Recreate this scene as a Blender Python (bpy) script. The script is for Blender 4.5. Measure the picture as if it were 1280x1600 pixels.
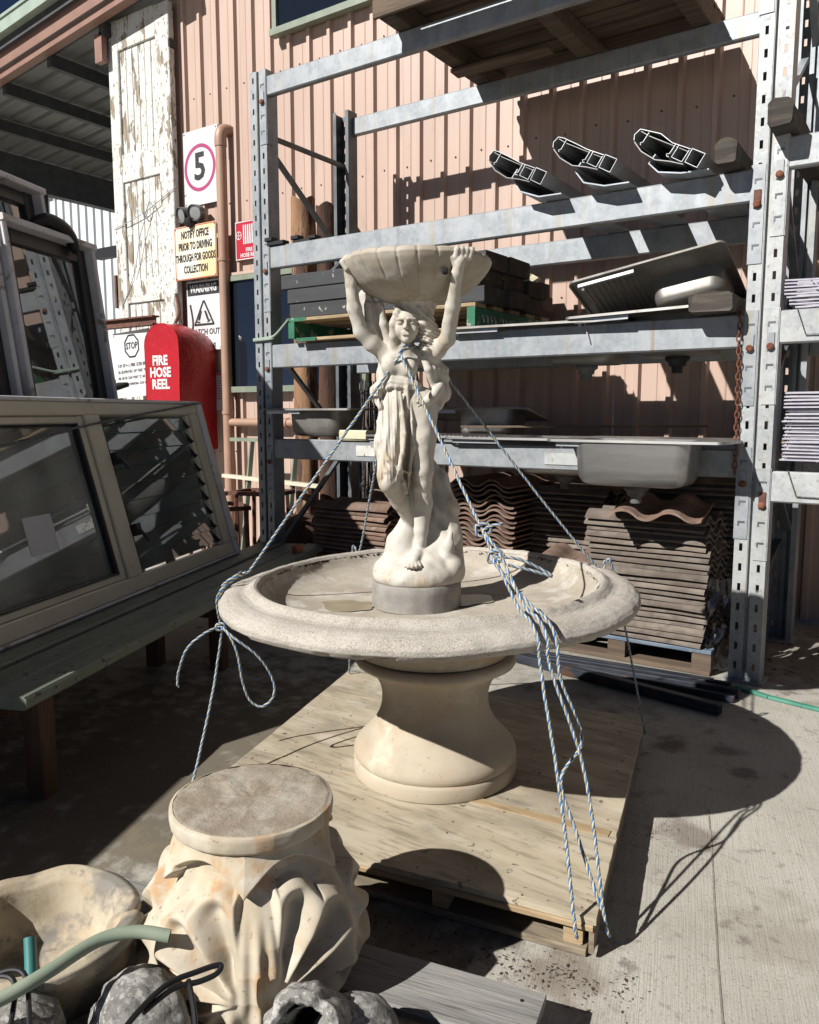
import bpy, math, random
import numpy as np
from mathutils import Vector, Matrix, noise
R = math.radians
rnd = random.Random(11)
for o in list(bpy.data.objects): bpy.data.objects.remove(o)
scene = bpy.context.scene
col = scene.collection

# ------------------------------------------------------------------ camera, sky, sun, exposure
cam_data = bpy.data.cameras.new('camera'); cam = bpy.data.objects.new('camera', cam_data); col.objects.link(cam)
cam.location = (0.814, -3.88, 1.25); cam.rotation_euler = (R(90-7.02), 0, R(34.4))
cam_data.sensor_fit = 'HORIZONTAL'; cam_data.sensor_width = 36; cam_data.lens = 36*1250/1280
cam_data.clip_start = .02; cam_data.clip_end = 2000
scene.camera = cam
world = bpy.data.worlds.new('World'); scene.world = world; world.use_nodes = True
wn = world.node_tree; wn.nodes.clear()
sky = wn.nodes.new('ShaderNodeTexSky'); sky.sky_type = 'NISHITA'; sky.sun_disc = False
SUN_EL = 37.0
sky.sun_elevation = R(SUN_EL); sky.sun_rotation = R(200.8); sky.altitude = 50
sky.air_density = .17; sky.dust_density = .02; sky.ozone_density = 2.2
bg = wn.nodes.new('ShaderNodeBackground'); bg.inputs['Strength'].default_value = .05
wo = wn.nodes.new('ShaderNodeOutputWorld')
wn.links.new(sky.outputs[0], bg.inputs[0]); wn.links.new(bg.outputs[0], wo.inputs[0])
sd = bpy.data.lights.new('sun', 'SUN'); sd.energy = 5.0; sd.angle = R(.5); sd.color = (1, .975, .94)
sun = bpy.data.objects.new('sun', sd); col.objects.link(sun)
sdir = Vector((.355*math.cos(R(SUN_EL)), .935*math.cos(R(SUN_EL)), -math.sin(R(SUN_EL))))
sun.rotation_euler = sdir.to_track_quat('-Z', 'Y').to_euler(); sun.location = (-4, -12, 12)
vs = scene.view_settings
vs.view_transform = 'Standard'; vs.look = 'None'; vs.exposure = 0.66; vs.gamma = 1; vs.use_curve_mapping = False

# ------------------------------------------------------------------ materials
def nd(nt, t, **k):
    n = nt.nodes.new(t)
    for a, v in k.items(): setattr(n, a, v)
    return n
def ramp(nt, src, lo, hi):
    m = nd(nt, 'ShaderNodeMapRange', interpolation_type='SMOOTHSTEP')
    m.inputs[1].default_value = .5+(lo-.5)*.66; m.inputs[2].default_value = .5+(hi-.5)*.66
    nt.links.new(src, m.inputs[0]); return m.outputs[0]
KK = .70   # overall reflectance of every surface
def mix(nt, f, a, b):
    m = nd(nt, 'ShaderNodeMix', data_type='RGBA')
    if isinstance(f, (int, float)): m.inputs[0].default_value = f
    else: nt.links.new(f, m.inputs[0])
    for v, i in ((a, 6), (b, 7)):
        if isinstance(v, tuple): m.inputs[i].default_value = (*[q*KK for q in v], 1)
        else: nt.links.new(v, m.inputs[i])
    return m.outputs[2]
def M(name, c1, c2=None, scale=4, lo=.35, hi=.65, stretch=(1,1,1), layers=(), rough=.7, metal=0, bump=0, bscale=60,
      bstretch=(1,1,1), bdist=.004, vary=0, spec=.4, voronoi=None, rough2=None, worldco=False):
    m = bpy.data.materials.new(name); m.use_nodes = True; nt = m.node_tree
    b = nt.nodes['Principled BSDF']; b.inputs['Roughness'].default_value = rough; b.inputs['Metallic'].default_value = metal
    b.inputs['Specular IOR Level'].default_value = spec
    tc = nd(nt, 'ShaderNodeTexCoord'); co = tc.outputs['Object']
    oi = nd(nt, 'ShaderNodeObjectInfo')
    if worldco:
        ge = nd(nt, 'ShaderNodeNewGeometry'); co = ge.outputs['Position']
    else:
        va = nd(nt, 'ShaderNodeVectorMath', operation='MULTIPLY_ADD'); va.inputs[1].default_value = (1,1,1)
        sc = nd(nt, 'ShaderNodeVectorMath', operation='SCALE'); sc.inputs['Scale'].default_value = 1
        cx = nd(nt, 'ShaderNodeCombineXYZ')
        ml = nd(nt, 'ShaderNodeMath', operation='MULTIPLY'); ml.inputs[1].default_value = 37.
        nt.links.new(oi.outputs['Random'], ml.inputs[0])
        for i in range(3): nt.links.new(ml.outputs[0], cx.inputs[i])
        nt.links.new(co, va.inputs[0]); nt.links.new(cx.outputs[0], va.inputs[2]); co = va.outputs[0]
    def noi(s, st, det=6, rg=.6):
        mp = nd(nt, 'ShaderNodeMapping'); mp.inputs['Scale'].default_value = st
        nt.links.new(co, mp.inputs[0])
        n = nd(nt, 'ShaderNodeTexNoise'); n.inputs['Scale'].default_value = s; n.inputs['Detail'].default_value = det
        n.inputs['Roughness'].default_value = rg
        nt.links.new(mp.outputs[0], n.inputs['Vector']); return n.outputs[0]
    c = None
    if c2:
        f = noi(scale, stretch); c = mix(nt, ramp(nt, f, lo, hi), c1, c2)
        if rough2 is not None:
            mr = nd(nt, 'ShaderNodeMapRange'); mr.inputs[3].default_value = rough; mr.inputs[4].default_value = rough2
            nt.links.new(f, mr.inputs[0]); nt.links.new(mr.outputs[0], b.inputs['Roughness'])
    if voronoi:
        vo = nd(nt, 'ShaderNodeTexVoronoi'); vo.inputs['Scale'].default_value = voronoi[0]; nt.links.new(co, vo.inputs['Vector'])
        se = nd(nt, 'ShaderNodeSeparateColor'); nt.links.new(vo.outputs['Color'], se.inputs[0])
        k = nd(nt, 'ShaderNodeMath', operation='MULTIPLY'); k.inputs[1].default_value = voronoi[2]; nt.links.new(se.outputs[0], k.inputs[0])
        c = mix(nt, k.outputs[0], c if c is not None else c1, voronoi[1])
    for l in layers:
        cc, s, a, z = l[:4]; st = l[4] if len(l) > 4 else (1,1,1); k = l[5] if len(l) > 5 else 1
        f = ramp(nt, noi(s, st), a, z)
        if k != 1:
            q = nd(nt, 'ShaderNodeMath', operation='MULTIPLY'); q.inputs[1].default_value = k; nt.links.new(f, q.inputs[0]); f = q.outputs[0]
        c = mix(nt, f, c if c is not None else c1, cc)
    if c is None:
        b.inputs['Base Color'].default_value = (*[q*KK for q in c1], 1)
    else:
        if vary:
            hs = nd(nt, 'ShaderNodeHueSaturation'); mr = nd(nt, 'ShaderNodeMapRange')
            mr.inputs[3].default_value = 1-vary; mr.inputs[4].default_value = 1+vary
            nt.links.new(oi.outputs['Random'], mr.inputs[0]); nt.links.new(mr.outputs[0], hs.inputs['Value'])
            nt.links.new(c, hs.inputs['Color']); c = hs.outputs[0]
        nt.links.new(c, b.inputs['Base Color'])
    if bump:
        bp = nd(nt, 'ShaderNodeBump'); bp.inputs['Strength'].default_value = bump; bp.inputs['Distance'].default_value = bdist
        nt.links.new(noi(bscale, bstretch, 5, .65), bp.inputs['Height']); nt.links.new(bp.outputs[0], b.inputs['Normal'])
    return m
def glassy(name, tint, refl=.25, rough=.02, haze=0):
    m = bpy.data.materials.new(name); m.use_nodes = True; nt = m.node_tree; nt.nodes.clear()
    out = nd(nt, 'ShaderNodeOutputMaterial'); tr = nd(nt, 'ShaderNodeBsdfTransparent'); tr.inputs[0].default_value = (*tint, 1)
    gl = nd(nt, 'ShaderNodeBsdfGlossy'); gl.inputs['Roughness'].default_value = rough
    fr = nd(nt, 'ShaderNodeFresnel'); fr.inputs[0].default_value = 1.5
    ad = nd(nt, 'ShaderNodeMath', operation='ADD'); ad.use_clamp = True; ad.inputs[1].default_value = refl
    ms = nd(nt, 'ShaderNodeMixShader'); nt.links.new(fr.outputs[0], ad.inputs[0]); nt.links.new(ad.outputs[0], ms.inputs[0])
    nt.links.new(tr.outputs[0], ms.inputs[1]); nt.links.new(gl.outputs[0], ms.inputs[2]); res = ms.outputs[0]
    if haze:      # uneven pale haze painted into the pane in place of reflected brightness
        tc = nd(nt, 'ShaderNodeTexCoord'); no = nd(nt, 'ShaderNodeTexNoise'); no.inputs['Scale'].default_value = 3; no.inputs['Detail'].default_value = 8; nt.links.new(tc.outputs['Object'], no.inputs[0])
        mr = nd(nt, 'ShaderNodeMapRange'); mr.inputs[1].default_value = .3; mr.inputs[2].default_value = .7; mr.inputs[3].default_value = haze*.4; mr.inputs[4].default_value = haze*1.6; nt.links.new(no.outputs[0], mr.inputs[0])
        df = nd(nt, 'ShaderNodeBsdfDiffuse'); df.inputs[0].default_value = (.55,.57,.53,1); m2 = nd(nt, 'ShaderNodeMixShader')
        nt.links.new(mr.outputs[0], m2.inputs[0]); nt.links.new(res, m2.inputs[1]); nt.links.new(df.outputs[0], m2.inputs[2]); res = m2.outputs[0]
    nt.links.new(res, out.inputs[0])
    return m
MT = {}
MT['pink'] = M('pink_steel', (.60,.435,.350), (.56,.40,.318), 1.2, stretch=(3,3,.6), rough=.42, spec=.5, vary=.035,
               layers=[((.46,.31,.24), 6, .58, .85, (6,6,.22), .45), ((.64,.49,.41), 3, .6, .85, (4,4,.3), .45), ((.36,.25,.19), 2.2, .64, .80, (2,2,.6), .35)], bump=.08, bscale=6)
MT['galv'] = M('galvanised_steel', (.40,.42,.435), (.30,.325,.345), 9, rough=.50, metal=.3, voronoi=(55,(.50,.525,.54),.32), vary=.06, bump=.05, bscale=30,
               layers=[((.50,.52,.535), 7, .58, .80, (3,3,.5), .5), ((.24,.26,.275), 5, .60, .85, (9,9,.5), .55), ((.40,.34,.23), 2.2, .58, .76, (7,7,.4), .55), ((.33,.20,.09), 1.6, .70, .84, (9,9,.3), .6)])
MT['galv_light'] = M('weathered_zinc', (.50,.51,.50), (.39,.41,.415), 7, rough=.55, metal=.25, voronoi=(60,(.66,.67,.66),.35), vary=.05, bump=.07, bscale=50,
               layers=[((.47,.43,.31), 3, .55, .75, (6,6,.6), .55), ((.25,.24,.22), 55, .66, .74, (1,1,1), .6), ((.30,.17,.07), 3.5, .68, .8, (7,7,.5), .6)])
MT['zinc_dark'] = M('dull_zinc', (.17,.185,.195), (.12,.13,.14), 8, rough=.5, metal=.4, vary=.08)
MT['rust'] = M('rust', (.16,.05,.025), (.26,.10,.05), 60, rough=.85, bump=.4, bscale=150)
MT['rust_dark'] = M('rusty_steel', (.12,.05,.035), (.19,.085,.055), 14, rough=.8, bump=.2, bscale=60)
MT['black'] = M('black_plastic', (.012,.012,.013), rough=.5)
MT['dark'] = M('dark_void', (.01,.01,.01), rough=.9)
MT['concrete_dark'] = M('grey_stone', (.28,.26,.235), (.36,.335,.30), 9, rough=.9, bump=.25, bscale=90,
               layers=[((.22,.20,.17), 4, .5, .8, (1,1,3), .6)])
MT['white'] = M('white_enamel', (.78,.78,.77), (.70,.70,.69), 5, rough=.4)
MT['ink'] = M('black_ink', (.012,.012,.014), (.03,.03,.032), 40, rough=.6)
MT['ink_faded'] = M('faded_ink', (.10,.10,.11), (.3,.3,.3), 70, rough=.7)
MT['magenta'] = M('faded_red_ink', (.48,.055,.20), (.42,.05,.17), 8, rough=.5)
MT['yellowed'] = M('sun_yellowed_board', (.86,.66,.36), (.88,.80,.62), 2.2, .4, .62, rough=.5, layers=[((.90,.86,.76), 3, .46, .7)])
MT['orange_edge'] = M('orange_border_ink', (.62,.16,.07), rough=.5)
MT['red'] = M('red_vinyl', (.52,.006,.014), (.46,.006,.012), 4, rough=.33, spec=.6, bump=.55, bscale=7, bdist=.03, layers=[((.34,.01,.015), 3, .55, .8, (1,1,1), .5), ((.55,.05,.05), 30, .66, .78, (1,1,1), .4)])
MT['red_sign'] = M('red_sign_ink', (.55,.015,.04), rough=.4)
MT['pipe'] = M('pink_pipe_paint', (.48,.30,.21), (.43,.265,.19), 6, rough=.45)
MT['green_frame'] = M('sage_window_paint', (.27,.31,.235), (.23,.265,.20), 9, rough=.45)
MT['gutter'] = M('pale_green_gutter', (.42,.50,.42), (.36,.44,.37), 5, rough=.45)
MT['roof_under'] = M('grey_roof_sheet', (.22,.225,.22), (.17,.175,.17), 3, rough=.5, stretch=(.5,4,1))
MT['purlin'] = M('dark_steel_purlin', (.05,.052,.052), (.07,.07,.07), 8, rough=.6)
MT['rafter'] = M('brown_steel_rafter', (.33,.185,.135), (.29,.16,.12), 5, rough=.5)
MT['winglass'] = M('dark_window_glass', (.012,.017,.026), rough=.04, spec=.7)
MT['cream'] = M('cream_aluminium', (.74,.69,.54), (.68,.63,.49), 4, rough=.38, spec=.5, layers=[((.50,.46,.36), 12, .6, .8, (1,1,1), .5)])
MT['lilac'] = M('pale_grey_timber_paint', (.82,.81,.83), (.74,.73,.745), 6, rough=.6, layers=[((.34,.30,.24), 9, .64, .76), ((.60,.56,.48), 3, .6, .8)], bump=.1)
MT['clear'] = glassy('clear_glass', (.80,.87,.84), .18, haze=.22)
MT['tint'] = glassy('tinted_glass', (.30,.32,.33), .22, haze=.06)
MT['louvreglass'] = glassy('louvre_glass', (.82,.88,.87), .08, haze=.07)
MT['bench'] = M('sage_bench_paint', (.27,.31,.245), (.20,.24,.185), 3, rough=.55, stretch=(5,1,5), bump=.15, bscale=30, bstretch=(6,1,6),
                layers=[((.25,.25,.20), 5, .6, .8, (8,1,8), .5), ((.05,.05,.04), 22, .68, .74)])
MT['leg_wood'] = M('brown_leg_wood', (.10,.05,.03), (.14,.075,.045), 6, rough=.7, stretch=(5,5,.6))
MT['tile'] = M('brown_concrete_tile', (.20,.12,.085), (.26,.175,.13), 7, rough=.9, bump=.3, bscale=110, vary=.22,
               layers=[((.32,.25,.20), 5, .58, .80, (1,1,1), .55), ((.10,.07,.055), 9, .54, .75, (1,1,1), .65)])
MT['tile_grey'] = M('grey_concrete_tile', (.165,.13,.105), (.23,.19,.155), 7, rough=.9, bump=.3, bscale=110, vary=.2,
               layers=[((.33,.295,.25), 6, .55, .80, (1,1,1), .55), ((.11,.08,.065), 9, .54, .75, (1,1,1), .6)])
MT['steel'] = M('brushed_stainless', (.50,.49,.47), (.40,.39,.375), 3, rough=.30, metal=.85, stretch=(1,9,9), rough2=.48, layers=[((.30,.27,.23), 5, .58, .8, (1,1,1), .5)])
MT['steel_dull'] = M('dull_stainless', (.36,.345,.32), (.28,.265,.24), 4, rough=.42, metal=.7, rough2=.6, layers=[((.20,.17,.14), 5, .5, .75, (1,1,1), .6)])
MT['alum'] = M('mill_aluminium', (.62,.63,.64), (.50,.51,.52), 5, rough=.4, metal=.6)
MT['alum_mid'] = M('mid_grey_aluminium', (.30,.295,.285), (.22,.215,.205), 5, rough=.45, metal=.5)  # mid grey aluminium for the lower skins and inner webs
MT['alum_dark'] = M('dark_bronze_aluminium', (.07,.066,.062), (.055,.052,.05), 4, rough=.4, metal=.4)
MT['zincblade'] = M('pale_blue_grey_blade', (.50,.54,.59), (.42,.46,.50), 6, rough=.5, metal=.2)
MT['sleeper'] = M('charcoal_painted_timber', (.055,.058,.062), (.045,.047,.05), 9, rough=.65, stretch=(.6,4,4), bump=.15, bscale=25, vary=.12, layers=[((.45,.42,.36), 16, .735, .77)])
MT['sleeper_end'] = M('brown_sawn_timber_end', (.10,.072,.05), (.065,.05,.038), 9, rough=.85, bump=.3, bscale=60, vary=.3, layers=[((.20,.155,.11), 11, .58, .75, (1,1,2), .6)])
MT['old_wood'] = M('dark_weathered_timber', (.06,.05,.042), (.105,.088,.072), 4, rough=.9, stretch=(.8,8,8), bump=.5, bscale=14, bstretch=(1,9,9), vary=.2)
MT['pallet_wood'] = M('brown_pallet_board', (.17,.12,.08), (.11,.078,.055), 4, rough=.85, stretch=(.7,8,8), bump=.35, bscale=14, bstretch=(1,8,8), vary=.25)
MT['pale_wood'] = M('sawn_pale_timber', (.47,.345,.20), (.38,.27,.15), 5, rough=.8, stretch=(1,8,8), bump=.25, bscale=16, bstretch=(1,8,8), vary=.1, layers=[((.24,.17,.10), 6, .6, .78, (1,5,5), .6)])
MT['green_paint'] = M('chipped_green_paint', (.02,.15,.075), (.035,.19,.10), 7, rough=.6, layers=[((.34,.38,.30), 9, .60, .66)])
MT['aged_wood'] = M('aged_brown_timber', (.30,.245,.17), (.22,.175,.12), 5, rough=.85, stretch=(1,8,8), bump=.4, bscale=16, bstretch=(1,8,8), vary=.15, layers=[((.38,.33,.25), 4, .55, .78, (1,4,4), .6), ((.14,.11,.08), 6, .58, .76, (1,5,5), .6)])
MT['grey_wood'] = M('silvered_timber', (.36,.345,.32), (.26,.25,.235), 3, rough=.85, stretch=(1,14,14), bump=.6, bscale=7, bstretch=(1,16,16), bdist=.006, layers=[((.14,.125,.11), 5, .62, .74, (1,22,22), .8), ((.33,.24,.16), 3, .66, .78, (1,2,2), .6)])
MT['ply'] = M('weathered_plywood', (.58,.505,.375), (.49,.415,.295), 2.2, rough=.75, stretch=(1.2,6,6), bump=.18, bscale=9, bstretch=(1,12,12),
              layers=[((.58,.49,.34), 3, .5, .72, (1,3,3), .6), ((.32,.275,.205), 2.4, .44, .72, (1,1.6,1), .75), ((.25,.20,.145), 7, .52, .74, (1,7,7), .6), ((.64,.575,.45), 5, .56, .78, (1,3,3), .6), ((.22,.18,.135), 1.3, .60, .80, (1,1,1), .55), ((.11,.08,.06), 26, .72, .76, (1,1,1), .8)])
MT['blue_paint'] = M('faded_blue_paint', (.12,.17,.23), (.18,.22,.27), 6, rough=.7, layers=[((.33,.30,.27), 9, .55, .65)])
MT['log'] = M('orange_peeling_log', (.36,.20,.105), (.25,.13,.07), 3, rough=.85, stretch=(4,4,.6), bump=.5, bscale=9, bstretch=(4,4,.7), bdist=.02, layers=[((.085,.045,.03), 3, .52, .60, (3,3,.5)), ((.50,.31,.17), 4, .6, .75, (3,3,.6))])
MT['bark'] = M('dark_bark_log', (.10,.05,.03), (.055,.03,.022), 4, rough=.95, stretch=(4,4,.6), bump=.8, bscale=9, bstretch=(4,4,.7), bdist=.02)
MT['stone'] = M('cream_cast_stone', (.66,.62,.545), (.60,.55,.465), 6, rough=.85, bump=.22, bscale=130, bdist=.002,
                layers=[((.70,.645,.55), 9, .5, .75), ((.46,.33,.19), 5.5, .55, .78, (1.8,1.8,.5), .75), ((.36,.30,.21), 13, .62, .78, (1,1,.6), .6), ((.30,.24,.16), 70, .70, .76, (1,1,1), .6)])
MT['shell'] = M('grey_cream_cast_stone', (.53,.47,.385), (.46,.40,.315), 8, rough=.88, bump=.25, bscale=120, bdist=.002,
                layers=[((.36,.29,.20), 6, .58, .76, (1,1,1), .7), ((.60,.55,.47), 12, .6, .75)])
MT['capital'] = M('ochre_cast_stone', (.64,.565,.44), (.57,.475,.335), 7, rough=.85, bump=.2, bscale=140, bdist=.002,
                layers=[((.66,.595,.49), 10, .5, .72), ((.55,.31,.135), 8, .53, .72, (1.6,1.6,.7), .75), ((.40,.37,.31), 4, .58, .8, (1,1,1), .5), ((.30,.22,.14), 75, .70, .76, (1,1,1), .7)])
MT['captop'] = M('lichen_grey_slab', (.42,.36,.28), (.335,.275,.205), 9, rough=.92, bump=.6, bscale=190, bdist=.003,
                layers=[((.50,.45,.38), 14, .5, .75, (1,1,1), .7), ((.235,.185,.13), 6, .58, .75, (1,1,1), .65), ((.20,.16,.12), 130, .60, .72, (1,1,1), .5), ((.25,.25,.12), 5, .66, .76, (1,1,1), .5)])
MT['aggregate'] = M('exposed_aggregate_stone', (.60,.545,.47), (.52,.465,.39), 6, rough=.95, bump=.9, bscale=300, bdist=.004,
                layers=[((.72,.67,.60), 240, .50, .66, (1,1,1), .8), ((.22,.185,.15), 230, .60, .72, (1,1,1), .8), ((.40,.37,.32), 4, .58, .78, (1,1,1), .6), ((.30,.28,.25), 9, .66, .80, (1,1,1), .5)])
MT['basin'] = M('basin_lining', (.52,.46,.375), (.43,.375,.295), 7, rough=.9, bump=.5, bscale=180, bdist=.003,
                layers=[((.60,.555,.48), 11, .5, .72), ((.30,.26,.20), 120, .62, .72, (1,1,1), .5)])
MT['pedestal'] = M('buff_cast_stone', (.57,.49,.37), (.52,.44,.32), 3.5, rough=.85, bump=.12, bscale=90, bdist=.002,
                layers=[((.50,.34,.20), 3, .50, .76, (1,1,2.2), .6), ((.40,.345,.27), 2, .52, .78, (1,1,1.5), .5), ((.65,.575,.45), 5, .55, .75), ((.30,.22,.14), 60, .71, .76, (1,1,1), .5)])
MT['oldstone'] = M('mossy_grey_stone', (.34,.325,.295), (.24,.23,.21), 9, rough=.95, bump=.6, bscale=110, bdist=.003,
                layers=[((.56,.54,.50), 34, .50, .62, (1,1,1), .8), ((.13,.125,.115), 6, .56, .74, (1,1,1), .7), ((.10,.095,.088), 95, .58, .68, (1,1,1), .6), ((.60,.58,.54), 110, .62, .70, (1,1,1), .6)])
MT['urn'] = M('stained_cream_planter', (.58,.50,.37), (.50,.40,.265), 5, rough=.75, bump=.25, bscale=60,
                layers=[((.42,.30,.17), 7, .55, .80, (1,1,1), .7), ((.20,.19,.17), 6, .44, .62, (1,1,1), .85), ((.13,.12,.11), 30, .62, .75, (1,1,1), .5)])
MT['hose'] = M('faded_green_hose', (.29,.35,.26), (.36,.41,.31), 14, rough=.6)
MT['hose_teal'] = M('teal_hose', (.03,.17,.17), (.05,.22,.21), 18, rough=.5)
MT['rope_blue'] = M('blue_rope_yarn', (.035,.13,.36), (.07,.21,.46), 200, rough=.8)
MT['rope_cream2'] = M('straw_rope_yarn', (.50,.42,.21), (.58,.52,.34), 150, rough=.8)
MT['rope_cream'] = M('cream_rope_yarn', (.62,.55,.34), (.66,.62,.48), 150, rough=.8)
MT['rope_pale'] = M('pale_blue_rope_yarn', (.07,.19,.42), (.15,.30,.50), 150, rough=.8)
MT['rope_dark'] = M('dark_rope_yarn', (.05,.055,.07), (.3,.31,.33), 160, rough=.8)
MT['white_shed'] = M('white_steel_cladding', (.76,.79,.80), (.72,.75,.77), 1, rough=.5)
MT['wire'] = M('white_coated_wire', (.52,.50,.58), (.60,.58,.62), 30, rough=.4)
MT['blackwire'] = M('black_wire', (.03,.03,.035), (.16,.16,.17), 60, rough=.5)
MT['bluebar'] = M('blued_steel_tube', (.075,.085,.105), (.05,.055,.07), 5, rough=.4, metal=.5, stretch=(1,8,8), layers=[((.16,.09,.06), 6, .66, .76)])
MT['green_strap'] = M('sea_green_strip', (.075,.26,.185), (.11,.32,.23), 7, rough=.45)
MT['foam'] = M('cream_foam', (.72,.68,.48), (.66,.60,.40), 20, rough=.9, bump=.3, bscale=60)
MT['plastic_grey'] = M('grey_plastic', (.11,.11,.105), (.15,.148,.14), 10, rough=.55)
MT['yellow'] = M('yellow_paint', (.65,.45,.02), rough=.5)
MT['litter'] = M('dead_leaf', (.055,.038,.024), (.11,.07,.04), 40, rough=.9, vary=.3)
MT['water'] = M('shallow_dirty_water', (.33,.27,.17), (.40,.34,.235), 14, rough=.3, spec=.4)
MT['paper'] = M('pale_paper', (.62,.63,.67), rough=.6)

def peeling():
    m = bpy.data.materials.new('peeling_white_paint'); m.use_nodes = True; nt = m.node_tree; b = nt.nodes['Principled BSDF']
    tc = nd(nt, 'ShaderNodeTexCoord'); oi = nd(nt, 'ShaderNodeObjectInfo')
    cx = nd(nt, 'ShaderNodeVectorMath', operation='ADD'); sc = nd(nt, 'ShaderNodeVectorMath', operation='SCALE'); sc.inputs[0].default_value = (9,3,31)
    nt.links.new(oi.outputs['Random'], sc.inputs['Scale']); nt.links.new(tc.outputs['Object'], cx.inputs[0]); nt.links.new(sc.outputs[0], cx.inputs[1])
    def noi(s, st, d=7):
        mp = nd(nt, 'ShaderNodeMapping'); mp.inputs['Scale'].default_value = st; nt.links.new(cx.outputs[0], mp.inputs[0])
        n = nd(nt, 'ShaderNodeTexNoise'); n.inputs['Scale'].default_value = s; n.inputs['Detail'].default_value = d; n.inputs['Roughness'].default_value = .62
        nt.links.new(mp.outputs[0], n.inputs[0]); return n.outputs[0]
    wood = mix(nt, ramp(nt, noi(3, (14,14,1)), .35, .65), (.20,.155,.10), (.38,.32,.235))
    paint = mix(nt, ramp(nt, noi(9, (1,1,1)), .4, .7), (.76,.745,.70), (.66,.64,.58))
    fl = ramp(nt, noi(3.2, (2.6,2.6,.8)), .61, .64)
    fl2 = ramp(nt, noi(22, (2,2,1)), .66, .70)
    mx = nd(nt, 'ShaderNodeMath', operation='MAXIMUM'); nt.links.new(fl, mx.inputs[0]); nt.links.new(fl2, mx.inputs[1])
    nt.links.new(mix(nt, mx.outputs[0], paint, wood), b.inputs['Base Color']); b.inputs['Roughness'].default_value = .75
    iv = nd(nt, 'ShaderNodeMath', operation='SUBTRACT'); iv.inputs[0].default_value = 1; nt.links.new(mx.outputs[0], iv.inputs[1])
    bp = nd(nt, 'ShaderNodeBump'); bp.inputs['Strength'].default_value = .7; bp.inputs['Distance'].default_value = .006
    nt.links.new(iv.outputs[0], bp.inputs['Height']); nt.links.new(bp.outputs[0], b.inputs['Normal'])
    return m
MT['peeling'] = peeling()

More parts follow.
